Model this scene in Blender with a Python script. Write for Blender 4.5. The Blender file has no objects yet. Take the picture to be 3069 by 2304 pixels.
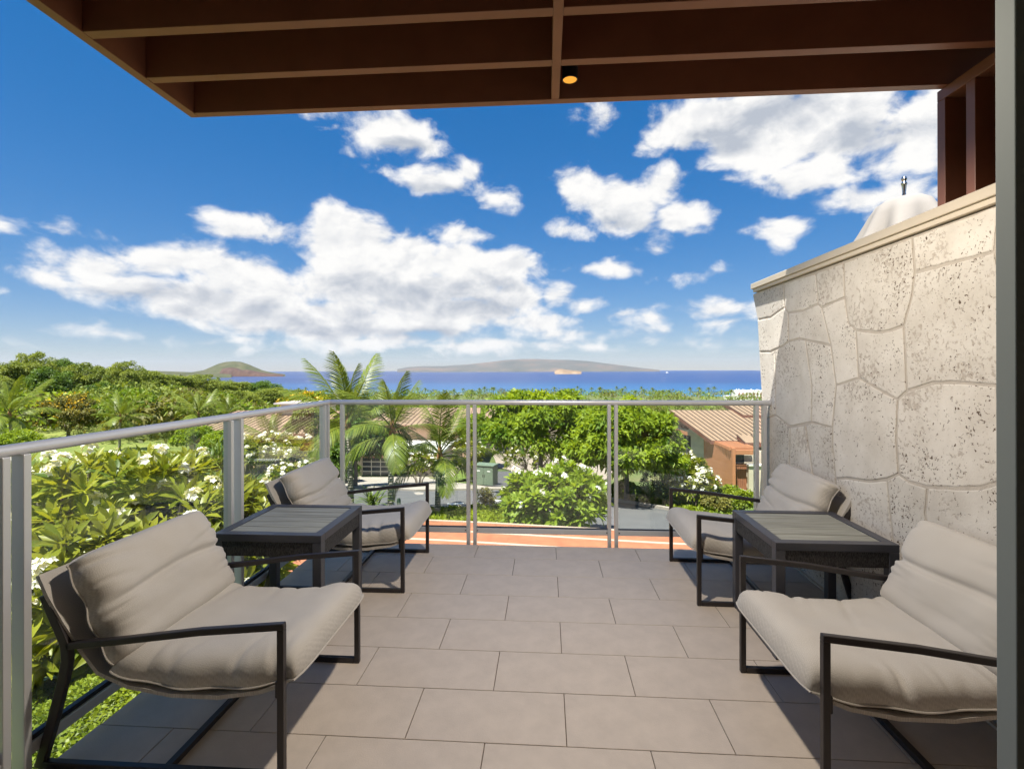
import bpy, bmesh, math, random
import numpy as np
from mathutils import Vector, Matrix, Euler
rad = math.radians
scene = bpy.context.scene
COL = scene.collection

# ------------------------------------------------------------------ camera
YAW, ROLL, CAMZ = .0673, -.0025, 1.40
FPX = 1509.5 / 3069 * 2212          # focal length in the 2212-wide measuring grid
HORIZON = 1106.7 / 3069 * 2212
_r = Vector((math.cos(YAW), math.sin(YAW), 0)); _f = Vector((-math.sin(YAW), math.cos(YAW), 0)); _u = Vector((0, 0, 1))
RIGHT = _r * math.cos(ROLL) + _u * math.sin(ROLL)
UP = _u * math.cos(ROLL) - _r * math.sin(ROLL)
FWD = _f
cam_data = bpy.data.cameras.new('camera')
cam = bpy.data.objects.new('camera', cam_data); COL.objects.link(cam)
M = Matrix((RIGHT, UP, -FWD)).transposed().to_4x4(); M.translation = Vector((0, 0, CAMZ))
cam.matrix_world = M
cam_data.sensor_width = 36; cam_data.lens = 1509.5 / 3069 * 36
cam_data.shift_y = -(1152 - 1106.7) / 3069
cam_data.clip_start = .02; cam_data.clip_end = 90000
scene.camera = cam

def direction(px, py):
    return RIGHT * ((px - 1106) / FPX) + UP * ((HORIZON - py) / FPX) + FWD

def at(px, py, y):
    """the real point on that line of sight which lies y metres in front of the house"""
    d = direction(px, py); t = y / d.y
    return Vector((0, 0, CAMZ)) + d * t

# ------------------------------------------------------------------ light
SUN_DIR = Vector((.212, .365, -1)).normalized()          # the way the light travels
sun_data = bpy.data.lights.new('sun', 'SUN'); sun = bpy.data.objects.new('sun', sun_data); COL.objects.link(sun)
sun_data.energy = 4.0; sun_data.angle = rad(.53); sun_data.color = (1, .955, .87)
sun.rotation_euler = SUN_DIR.to_track_quat('-Z', 'Y').to_euler()
sun.location = (-6, -10, 30)
SUN_ELEV = math.asin(-SUN_DIR.z); SUN_AZ = math.atan2(-SUN_DIR.x, -SUN_DIR.y)

vs = scene.view_settings
vs.view_transform = 'Standard'; vs.look = 'None'; vs.gamma = 1; vs.exposure = 1.55
scene.cycles.max_bounces = 10; scene.cycles.diffuse_bounces = 5; scene.cycles.glossy_bounces = 4
scene.cycles.transparent_max_bounces = 24; scene.cycles.transmission_bounces = 4; scene.cycles.volume_bounces = 0
scene.cycles.use_denoising = True
scene.cycles.caustics_reflective = False; scene.cycles.caustics_refractive = False
scene.cycles.sample_clamp_indirect = 6

# ------------------------------------------------------------------ sky
world = bpy.data.worlds.new('World'); scene.world = world; world.use_nodes = True
wn, wl = world.node_tree.nodes, world.node_tree.links
for n in list(wn): wn.remove(n)
def W(t, **k):
    n = wn.new(t)
    for a, v in k.items(): setattr(n, a, v)
    return n
def wmath(op, a, b=None, clamp=False):
    n = W('ShaderNodeMath', operation=op, use_clamp=clamp)
    for i, v in enumerate((a, b)):
        if v is None: continue
        if isinstance(v, (int, float)): n.inputs[i].default_value = v
        else: wl.new(v, n.inputs[i])
    return n.outputs[0]
def wvec(op, a, b=None, c=None):
    n = W('ShaderNodeVectorMath', operation=op)
    for i, v in enumerate((a, b, c)):
        if v is None: continue
        if isinstance(v, (tuple, list)): n.inputs[i].default_value = v
        else: wl.new(v, n.inputs[i])
    return n
sky = W('ShaderNodeTexSky', sky_type='NISHITA', sun_disc=False, sun_elevation=SUN_ELEV, sun_rotation=SUN_AZ,
        altitude=60, air_density=1.0, dust_density=.0, ozone_density=3.0)
sat = W('ShaderNodeHueSaturation'); sat.inputs['Saturation'].default_value = 1.72; sat.inputs['Value'].default_value = 1.0
sat.inputs['Hue'].default_value = .502
tintw = W('ShaderNodeMix', data_type='RGBA', blend_type='MULTIPLY'); tintw.inputs['Factor'].default_value = 1; tintw.inputs['B'].default_value = (.76, .84, 1.08, 1)
wl.new(sky.outputs[0], tintw.inputs['A']); gam = W('ShaderNodeGamma'); gam.inputs[1].default_value = .55
wl.new(tintw.outputs['Result'], gam.inputs[0]); wl.new(gam.outputs[0], sat.inputs['Color'])
tc = W('ShaderNodeTexCoord'); sep = W('ShaderNodeSeparateXYZ'); wl.new(tc.outputs['Generated'], sep.inputs[0])
azi = wmath('ARCTAN2', sep.outputs[0], sep.outputs[1])
ele = wmath('ARCSINE', sep.outputs[2])
P0 = W('ShaderNodeCombineXYZ'); wl.new(azi, P0.inputs[0]); wl.new(ele, P0.inputs[1])
# shared noises
def wnoise(vec, scale, detail, rough, dist=0.0):
    n = W('ShaderNodeTexNoise', noise_dimensions='3D'); n.inputs['Scale'].default_value = scale
    n.inputs['Detail'].default_value = detail; n.inputs['Roughness'].default_value = rough; n.inputs['Distortion'].default_value = dist
    wl.new(vec, n.inputs['Vector']); return n
stretch = wvec('MULTIPLY', P0.outputs[0], (1, 1.55, 1))
warp = wnoise(stretch.outputs[0], 7, 3, .5)
wofs = wvec('MULTIPLY_ADD', warp.outputs['Color'], (.07, .045, 0), (-.035, -.0225, 0))
PW = wvec('ADD', P0.outputs[0], wofs.outputs[0])
# cumulus groups, by heading and height above the sea: measured centre and half size
CLOUDS = [(230,575,120,34),(400,562,140,42),(520,595,110,48),(300,618,150,34),(480,650,180,46),(690,690,230,46),(570,625,180,50),
 (120,598,60,12),(760,525,105,72),(720,470,42,32),(870,560,105,62),(1000,572,100,50),(1085,585,75,40),(850,620,240,56),(1000,505,60,22),
 (930,680,250,42),(1100,700,190,20),(1230,722,130,9),(1000,745,290,10),(820,735,160,18),(1120,640,60,40),
 (525,490,64,24),(462,466,26,11),(590,502,42,13),(840,285,95,50),(690,252,36,13),(900,305,50,26),(940,388,86,26),(1010,365,30,22),(1085,428,42,16),
 (1255,415,48,44),(1340,440,92,60),(1430,400,40,42),(1475,465,42,32),(1425,530,26,28),(1232,495,36,18),
 (1500,265,95,56),(1640,280,140,95),(1800,262,165,98),(1960,300,110,92),(1740,380,110,36),(1900,425,130,24),(1960,470,90,14),(1420,302,36,22),
 (2080,250,120,120),(1690,497,66,28),(1688,530,20,14),(1305,252,38,24),(1305,578,50,9),(1255,665,30,19),(1205,640,30,22),
 (1490,592,32,7),(1560,668,92,13),(1580,697,46,4),(1400,690,16,5),(1340,683,20,5),(1990,560,30,8),
 (15,485,46,15),(120,495,36,4),(88,535,12,9),(8,627,14,5),(505,738,60,4),(195,713,14,3),(290,722,16,3)]
rng = random.Random(4)
cl = []
for cx, cy, rx, ry in CLOUDS:
    def ae(x, y):
        d = direction(x, y).normalized(); return math.atan2(d.x, d.y), math.asin(d.z)
    a0, e0 = ae(cx, cy); a1, _ = ae(cx + rx, cy); _, e1 = ae(cx, cy - ry)
    cl.append((a0, e0, abs(a1 - a0), abs(e1 - e0)))
for k in range(14):                      # the same fair-weather cumulus carries on round the rest of the sky
    a = rng.uniform(.95, 2 * math.pi - 1.05); a = a - 2 * math.pi if a > math.pi else a
    e = rng.uniform(.08, .75); s = rng.uniform(.05, .16)
    cl.append((a, e, s * 1.5, s * .55))
    cl.append((a + s * rng.uniform(-1, 1), e + s * .25, s * .8, s * .5))
def field(P):
    best = None
    for a, e, ra, re in cl:
        m = wvec('MULTIPLY_ADD', P, (1 / ra, 1 / re, 0), (-a / ra, -e / re, 0))
        ln = wvec('LENGTH', m.outputs[0]).outputs['Value']
        s = wmath('MULTIPLY_ADD', ln, -min(ra, re * 1.6)); wn[-1].inputs[2].default_value = min(ra, re * 1.6)
        best = s if best is None else wmath('MAXIMUM', best, s)
    return best
fld = field(PW.outputs[0])
n1 = wnoise(stretch.outputs[0], 11, 7, .58, .25)
up = wvec('ADD', stretch.outputs[0], (-.012, .034, 0))
n2 = wnoise(up.outputs[0], 11, 5, .58, .25)
big = wnoise(stretch.outputs[0], 5, 4, .5)
dn = wmath('MULTIPLY_ADD', n1.outputs['Fac'], .15); wn[-1].inputs[2].default_value = -.070
den = wmath('ADD', fld, dn)
mask = W('ShaderNodeMapRange', interpolation_type='SMOOTHSTEP'); wl.new(den, mask.inputs[0])
mask.inputs[1].default_value = -.012; mask.inputs[2].default_value = .026
# lit tops, grey undersides and thick middles
rel = wmath('SUBTRACT', n1.outputs['Fac'], n2.outputs['Fac'])
thick = W('ShaderNodeMapRange'); wl.new(den, thick.inputs[0]); thick.inputs[1].default_value = .02; thick.inputs[2].default_value = .16
sh = wmath('MULTIPLY_ADD', rel, 1.25); wn[-1].inputs[2].default_value = 1.02
bigd = W('ShaderNodeMapRange'); wl.new(big.outputs['Fac'], bigd.inputs[0]); bigd.inputs[1].default_value = .42; bigd.inputs[2].default_value = .68
tk = wmath('MULTIPLY', thick.outputs[0], bigd.outputs[0])
sh = wmath('SUBTRACT', sh, wmath('MULTIPLY', tk, .30))
# the heavy bases of the larger cumulus
base = None
for cx, cy, rx, ry in ((900, 640, 190, 48), (1010, 665, 130, 36), (560, 668, 230, 34), (330, 632, 170, 26), (1700, 238, 170, 60), (1870, 300, 130, 50), (800, 715, 240, 16), (860, 312, 80, 22), (1350, 480, 90, 26), (945, 402, 70, 12), (1560, 300, 90, 40), (1080, 615, 60, 20)):
    d = direction(cx, cy).normalized(); a0, e0 = math.atan2(d.x, d.y), math.asin(d.z); d = direction(cx + rx, cy).normalized(); ra = abs(math.atan2(d.x, d.y) - a0); d = direction(cx, cy - ry).normalized(); re = abs(math.asin(d.z) - e0)
    m_ = wvec('MULTIPLY_ADD', PW.outputs[0], (1 / ra, 1 / re, 0), (-a0 / ra, -e0 / re, 0)); s_ = wmath('SUBTRACT', 1.25, wvec('LENGTH', m_.outputs[0]).outputs['Value'])
    base = s_ if base is None else wmath('MAXIMUM', base, s_)
bn = wmath('MULTIPLY_ADD', n2.outputs['Fac'], 1.7); wn[-1].inputs[2].default_value = -.85
bs = W('ShaderNodeMapRange', interpolation_type='SMOOTHSTEP'); wl.new(wmath('ADD', base, bn), bs.inputs[0]); bs.inputs[1].default_value = -.05; bs.inputs[2].default_value = 1.15
sh = wmath('SUBTRACT', sh, wmath('MULTIPLY', bs.outputs[0], .48))

sh = wmath('MINIMUM', wmath('MAXIMUM', sh, .42), 1.1)
ccol = W('ShaderNodeMix', data_type='RGBA'); ccol.inputs['A'].default_value = (.50, .545, .62, 1); ccol.inputs['B'].default_value = (1, .99, .97, 1)
cr = W('ShaderNodeMapRange'); wl.new(sh, cr.inputs[0]); cr.inputs[1].default_value = .42; cr.inputs[2].default_value = 1.08
wl.new(cr.outputs[0], ccol.inputs['Factor'])
bg_sky = W('ShaderNodeBackground'); bg_sky.inputs[1].default_value = .082; wl.new(sat.outputs[0], bg_sky.inputs[0])
bg_cl = W('ShaderNodeBackground'); bg_cl.inputs[1].default_value = .345; wl.new(ccol.outputs['Result'], bg_cl.inputs[0])
mixw = W('ShaderNodeMixShader'); wl.new(mask.outputs[0], mixw.inputs[0]); wl.new(bg_sky.outputs[0], mixw.inputs[1]); wl.new(bg_cl.outputs[0], mixw.inputs[2])
wo = W('ShaderNodeOutputWorld'); wl.new(mixw.outputs[0], wo.inputs[0])
world.cycles.sampling_method = 'MANUAL'; world.cycles.sample_map_resolution = 1024

# ------------------------------------------------------------------ materials
MATS = {}
def material(name, col, rough=.6, metal=0.0, spec=.5, var=0.0, vscale=8.0, col2=None, bump=0.0, bscale=60.0, stretch=(1, 1, 1), detail=6, coat=0.0, lo=.35, hi=.65):
    """plain base colour, optional noise between two colours and fine relief"""
    m = bpy.data.materials.new(name); m.use_nodes = True; MATS[name] = m
    nt = m.node_tree; b = nt.nodes['Principled BSDF']
    b.inputs['Roughness'].default_value = rough; b.inputs['Metallic'].default_value = metal
    b.inputs['Specular IOR Level'].default_value = spec; b.inputs['Coat Weight'].default_value = coat
    b.inputs['Base Color'].default_value = (*col, 1)
    if var or col2 or bump:
        t = nt.nodes.new('ShaderNodeTexCoord'); mp = nt.nodes.new('ShaderNodeMapping'); mp.inputs['Scale'].default_value = stretch
        nt.links.new(t.outputs['Object'], mp.inputs[0])
    if var or col2:
        n = nt.nodes.new('ShaderNodeTexNoise'); n.inputs['Scale'].default_value = vscale; n.inputs['Detail'].default_value = detail; n.inputs['Roughness'].default_value = .6
        nt.links.new(mp.outputs[0], n.inputs['Vector'])
        c2 = col2 or tuple(c * (1 - var) for c in col); c1 = col if col2 else tuple(min(1, c * (1 + var)) for c in col)
        r = nt.nodes.new('ShaderNodeValToRGB'); r.color_ramp.elements[0].position = lo; r.color_ramp.elements[1].position = hi
        r.color_ramp.elements[0].color = (*c2, 1); r.color_ramp.elements[1].color = (*c1, 1)
        nt.links.new(n.outputs['Fac'], r.inputs[0]); nt.links.new(r.outputs[0], b.inputs['Base Color'])
    if bump:
        n = nt.nodes.new('ShaderNodeTexNoise'); n.inputs['Scale'].default_value = bscale; n.inputs['Detail'].default_value = 4
        nt.links.new(mp.outputs[0], n.inputs['Vector'])
        bp = nt.nodes.new('ShaderNodeBump'); bp.inputs['Strength'].default_value = bump; bp.inputs['Distance'].default_value = .01
        nt.links.new(n.outputs['Fac'], bp.inputs['Height']); nt.links.new(bp.outputs[0], b.inputs['Normal'])
    return m

def leaf_material(name, dark, light, rough=.45, trans=.35, back=None):
    m = bpy.data.materials.new(name); m.use_nodes = True; MATS[name] = m
    nt = m.node_tree; b = nt.nodes['Principled BSDF']; o = nt.nodes['Material Output']
    a = nt.nodes.new('ShaderNodeAttribute'); a.attribute_name = 'rnd'
    r = nt.nodes.new('ShaderNodeValToRGB'); r.color_ramp.elements[0].color = (*dark, 1); r.color_ramp.elements[1].color = (*light, 1)
    nt.links.new(a.outputs['Fac'], r.inputs[0]); nt.links.new(r.outputs[0], b.inputs['Base Color'])
    b.inputs['Roughness'].default_value = rough; b.inputs['Specular IOR Level'].default_value = .35
    tr = nt.nodes.new('ShaderNodeBsdfTranslucent')
    hs = nt.nodes.new('ShaderNodeMix'); hs.data_type = 'RGBA'; hs.blend_type = 'MULTIPLY'; hs.inputs['Factor'].default_value = 1
    nt.links.new(r.outputs[0], hs.inputs['A']); hs.inputs['B'].default_value = (1.5, 1.35, .55, 1)
    nt.links.new(hs.outputs['Result'], tr.inputs[0])
    mx = nt.nodes.new('ShaderNodeMixShader'); mx.inputs[0].default_value = trans
    nt.links.new(b.outputs[0], mx.inputs[1]); nt.links.new(tr.outputs[0], mx.inputs[2]); nt.links.new(mx.outputs[0], o.inputs[0])
    return m

# ------------------------------------------------------------------ mesh helpers
def tag(o, label=None, cat=None, group=None, kind=None):
    for k, v in (('label', label), ('category', cat), ('group', group), ('kind', kind)):
        if v: o[k] = v
    return o

def link(o, parent=None):
    COL.objects.link(o)
    if parent: o.parent = parent
    return o

def thing(name, label, cat, loc=(0, 0, 0), rotz=0, group=None):
    o = bpy.data.objects.new(name, None); o.empty_display_size = .2; link(o)
    o.location = loc; o.rotation_euler = (0, 0, rotz)
    return tag(o, label, cat, group)

class MB:
    def __init__(s): s.v, s.f = [], []
    def box(s, x0, x1, y0, y1, z0, z1):
        i = len(s.v)
        s.v += [(x0, y0, z0), (x1, y0, z0), (x1, y1, z0), (x0, y1, z0), (x0, y0, z1), (x1, y0, z1), (x1, y1, z1), (x0, y1, z1)]
        s.f += [tuple(i + k for k in q) for q in ((0, 3, 2, 1), (4, 5, 6, 7), (0, 1, 5, 4), (1, 2, 6, 5), (2, 3, 7, 6), (3, 0, 4, 7))]
        return s
    def prism(s, poly, vec):
        """closed polygon of 3-D points pushed along vec"""
        i = len(s.v); n = len(poly); vec = Vector(vec)
        s.v += [tuple(p) for p in poly] + [tuple(Vector(p) + vec) for p in poly]
        s.f += [tuple(range(i + n - 1, i - 1, -1)), tuple(range(i + n, i + 2 * n))]
        s.f += [(i + k, i + (k + 1) % n, i + n + (k + 1) % n, i + n + k) for k in range(n)]
        return s
    def sweep(s, pts, w, h, side=(0, 1, 0), closed=False):
        """rectangular bar w (along side) by h along a polyline lying in a plane whose normal is side"""
        pts = [Vector(p) for p in pts]; side = Vector(side).normalized(); n = len(pts); i = len(s.v)
        for k, p in enumerate(pts):
            a = pts[(k - 1) % n] if (closed or k) else None; b = pts[(k + 1) % n] if (closed or k < n - 1) else None
            d1 = (p - a).normalized() if a is not None else None; d2 = (b - p).normalized() if b is not None else None
            if d1 is None: t, sc = d2, 1
            elif d2 is None: t, sc = d1, 1
            else:
                t = (d1 + d2).normalized(); sc = 1 / max(.4, t.dot(d1))
            nrm = side.cross(t).normalized() * (h / 2 * sc); sd = side * (w / 2)
            s.v += [tuple(p - sd - nrm), tuple(p + sd - nrm), tuple(p + sd + nrm), tuple(p - sd + nrm)]
        m = n if closed else n - 1
        for k in range(m):
            a, b = i + 4 * k, i + 4 * ((k + 1) % n)
            s.f += [(a + j, a + (j + 1) % 4, b + (j + 1) % 4, b + j) for j in range(4)]
        if not closed:
            s.f += [(i + 3, i + 2, i + 1, i), tuple(i + 4 * (n - 1) + j for j in range(4))]
        return s
    def tube(s, pts, rads, n=10, cap=True):
        pts = [Vector(p) for p in pts]; i = len(s.v); m = len(pts)
        if isinstance(rads, (int, float)): rads = [rads] * m
        prev = None
        for k, p in enumerate(pts):
            t = (pts[min(k + 1, m - 1)] - pts[max(k - 1, 0)]).normalized()
            if prev is None:
                a = t.cross(Vector((0, 0, 1)) if abs(t.z) < .9 else Vector((1, 0, 0))).normalized()
            else:
                a = (prev - t * prev.dot(t)).normalized()
            prev = a; b = t.cross(a)
            for j in range(n):
                an = 2 * math.pi * j / n
                s.v.append(tuple(p + (a * math.cos(an) + b * math.sin(an)) * rads[k]))
        for k in range(m - 1):
            for j in range(n):
                s.f.append((i + k * n + j, i + k * n + (j + 1) % n, i + (k + 1) * n + (j + 1) % n, i + (k + 1) * n + j))
        if cap: s.f += [tuple(range(i + n - 1, i - 1, -1)), tuple(range(i + (m - 1) * n, i + m * n))]
        return s
    def lathe(s, prof, n=24, c=(0, 0, 0)):
        i = len(s.v)
        for r, z in prof:
            for j in range(n):
                an = 2 * math.pi * j / n
                s.v.append((c[0] + r * math.cos(an), c[1] + r * math.sin(an), c[2] + z))
        for k in range(len(prof) - 1):
            for j in range(n):
                s.f.append((i + k * n + j, i + k * n + (j + 1) % n, i + (k + 1) * n + (j + 1) % n, i + (k + 1) * n + j))
        return s
    def mesh(s, name, mat, smooth=False):
        me = bpy.data.meshes.new(name); me.from_pydata([tuple(v) for v in s.v], [], s.f); me.update()
        me.materials.append(MATS[mat] if isinstance(mat, str) else mat)
        if smooth:
            me.polygons.foreach_set('use_smooth', [True] * len(me.polygons)); me.set_sharp_from_angle(angle=rad(smooth if smooth is not True else 40))
        return me
    def build(s, name, mat, parent=None, bevel=0, smooth=False, seg=2):
        o = bpy.data.objects.new(name, s.mesh(name, mat, smooth)); link(o, parent)
        if bevel:
            b = o.modifiers.new('bevel', 'BEVEL'); b.width = bevel; b.segments = seg; b.limit_method = 'ANGLE'; b.angle_limit = rad(35)
        return o

def box(name, mat, parent, x0, x1, y0, y1, z0, z1, bevel=0):
    return MB().box(x0, x1, y0, y1, z0, z1).build(name, mat, parent, bevel)

def copy_tree(o, parent=None):
    c = o.copy(); COL.objects.link(c); c.parent = parent
    for ch in list(o.children): copy_tree(ch, c)
    return c

def np_mesh(name, V, F, mat, rnd=None, smooth=False):
    V = np.asarray(V, np.float32).reshape(-1, 3); F = np.asarray(F, np.int32); k = F.shape[1]
    me = bpy.data.meshes.new(name)
    me.vertices.add(len(V)); me.vertices.foreach_set('co', V.ravel())
    me.loops.add(F.size); me.loops.foreach_set('vertex_index', F.ravel())
    me.polygons.add(len(F)); me.polygons.foreach_set('loop_start', np.arange(0, F.size, k, dtype=np.int32))
    me.polygons.foreach_set('loop_total', np.full(len(F), k, np.int32))
    if smooth: me.polygons.foreach_set('use_smooth', np.ones(len(F), bool))
    me.update(calc_edges=True)
    if rnd is not None:
        at_ = me.attributes.new('rnd', 'FLOAT', 'POINT'); at_.data.foreach_set('value', np.asarray(rnd, np.float32))
    me.materials.append(MATS[mat] if isinstance(mat, str) else mat)
    return me

def unit(a): return a / np.maximum(np.linalg.norm(a, axis=-1, keepdims=True), 1e-9)

def leaf_arrays(P, D, N, L, Wd, rnd, kind='diamond', droop=.15, fold=.15):
    """P base points, D directions, N leaf normals, L lengths, Wd widths -> vertices, quads, colour value"""
    P, D, N = (np.asarray(a, float) for a in (P, D, N)); n = len(P)
    D = unit(D); S = unit(np.cross(D, N)); N = np.cross(S, D); L = np.broadcast_to(L, n)[:, None]; Wd = np.broadcast_to(Wd, n)[:, None]
    g = np.array([0, 0, -1.])
    if kind == 'diamond':
        V = np.stack([P, P + D * L * .5 - S * Wd * .5 + N * Wd * fold, P + D * L + g * L * droop, P + D * L * .5 + S * Wd * .5 + N * Wd * fold], 1)
        F = np.arange(n * 4).reshape(n, 4)
        return V.reshape(-1, 3), F, np.repeat(np.broadcast_to(rnd, n), 4)
    ts = (0, .3, .68, 1.0); ws = (.12, .8, 1.0, .06); rows = []
    for t, w in zip(ts, ws):
        c = P + D * L * t + g * L * droop * t * t
        rows += [c - S * Wd * .5 * w + N * Wd * fold * w, c, c + S * Wd * .5 * w + N * Wd * fold * w]
    V = np.stack(rows, 1); F = []
    for k in range(3):
        for j in range(2): F.append([3 * k + j, 3 * k + j + 1, 3 * k + j + 4, 3 * k + j + 3])
    F = (np.arange(n)[:, None, None] * 12 + np.array(F)[None]).reshape(-1, 4)
    return V.reshape(-1, 3), F, np.repeat(np.broadcast_to(rnd, n), 12)

def join_arrays(parts):
    Vs, Fs, Rs, o = [], [], [], 0
    for v, f, r in parts:
        Vs.append(v); Fs.append(f + o); Rs.append(r); o += len(v)
    return np.concatenate(Vs), np.concatenate(Fs), np.concatenate(Rs)

# ------------------------------------------------------------------ surface materials of the balcony
material('tile', (.56, .485, .41), .55, var=.06, vscale=9, bump=.12, bscale=180, detail=8)
material('grout', (.12, .095, .075), .9)
material('render_beige', (.56, .47, .36), .7, var=.04)
material('aluminium', (.64, .645, .655), .33, metal=.3, var=.03, vscale=3)
material('aluminium_dark', (.20, .225, .225), .65, spec=.1)
material('gasket', (.012, .014, .02), .5)
material('bronze_paint', (.27, .112, .066), .42, var=.08, vscale=6, bump=.02, bscale=300)
material('bronze_dark', (.10, .042, .027), .5, var=.06)
material('charcoal', (.026, .021, .021), .42, bump=.05, bscale=900)
material('slate_metal', (.055, .056, .068), .4, bump=.04, bscale=900)
material('black', (.006, .006, .007), .5)
material('mortar', (.50, .45, .39), .95, var=.08, vscale=20, bump=.35, bscale=120)
material('cap_paint', (.66, .58, .46), .55, var=.03, vscale=4)
material('cover_cloth', (.30, .28, .26), .8, bump=.1, bscale=90)
material('steel', (.55, .53, .5), .22, metal=1.0)
material('room_paint', (.55, .52, .48), .8)
material('room_floor', (.30, .25, .2), .6)

def fabric(name, c1, c2, scale):
    m = material(name, c1, .95, spec=.1)
    nt = m.node_tree; b = nt.nodes['Principled BSDF']
    t = nt.nodes.new('ShaderNodeTexCoord'); mp = nt.nodes.new('ShaderNodeMapping'); nt.links.new(t.outputs['UV'], mp.inputs[0]); mp.inputs['Rotation'].default_value = (0, 0, .12)
    hs = []
    for ax in 'XY':
        w = nt.nodes.new('ShaderNodeTexWave'); w.bands_direction = ax; w.inputs['Scale'].default_value = scale; w.inputs['Distortion'].default_value = 2.2
        w.inputs['Detail'].default_value = 2; w.inputs['Detail Scale'].default_value = 2; nt.links.new(mp.outputs[0], w.inputs[0]); hs.append(w.outputs['Fac'])
    mu = nt.nodes.new('ShaderNodeMath'); mu.operation = 'MULTIPLY'; nt.links.new(hs[0], mu.inputs[0]); nt.links.new(hs[1], mu.inputs[1])
    n = nt.nodes.new('ShaderNodeTexNoise'); n.inputs['Scale'].default_value = 420; n.inputs['Detail'].default_value = 2; nt.links.new(t.outputs['UV'], n.inputs['Vector'])
    ad = nt.nodes.new('ShaderNodeMath'); ad.operation = 'MULTIPLY_ADD'; ad.inputs[1].default_value = 1.25; nt.links.new(n.outputs['Fac'], ad.inputs[0]); m3 = nt.nodes.new('ShaderNodeMath'); m3.operation = 'MULTIPLY'; m3.inputs[1].default_value = .28; nt.links.new(mu.outputs[0], m3.inputs[0]); nt.links.new(m3.outputs[0], ad.inputs[2])
    r = nt.nodes.new('ShaderNodeValToRGB'); r.color_ramp.elements[0].position = .35; r.color_ramp.elements[1].position = 1.0
    r.color_ramp.elements[0].color = (*c2, 1); r.color_ramp.elements[1].color = (*c1, 1); nt.links.new(ad.outputs[0], r.inputs[0])
    n3 = nt.nodes.new('ShaderNodeTexNoise'); n3.inputs['Scale'].default_value = 5; n3.inputs['Detail'].default_value = 4; nt.links.new(t.outputs['UV'], n3.inputs['Vector'])
    mr = nt.nodes.new('ShaderNodeMapRange'); mr.inputs[3].default_value = .9; mr.inputs[4].default_value = 1.08; nt.links.new(n3.outputs['Fac'], mr.inputs[0])
    mx = nt.nodes.new('ShaderNodeMix'); mx.data_type = 'RGBA'; mx.blend_type = 'MULTIPLY'; mx.inputs['Factor'].default_value = 1
    nt.links.new(r.outputs[0], mx.inputs['A']); nt.links.new(mr.outputs[0], mx.inputs['B']); nt.links.new(mx.outputs['Result'], b.inputs['Base Color'])
    bp = nt.nodes.new('ShaderNodeBump'); bp.inputs['Strength'].default_value = .25; bp.inputs['Distance'].default_value = .0012
    nt.links.new(ad.outputs[0], bp.inputs['Height']); nt.links.new(bp.outputs[0], b.inputs['Normal'])
    b.inputs['Sheen Weight'].default_value = .25
    return m
fabric('fabric', (.60, .565, .51), (.40, .37, .33), 70)

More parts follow.
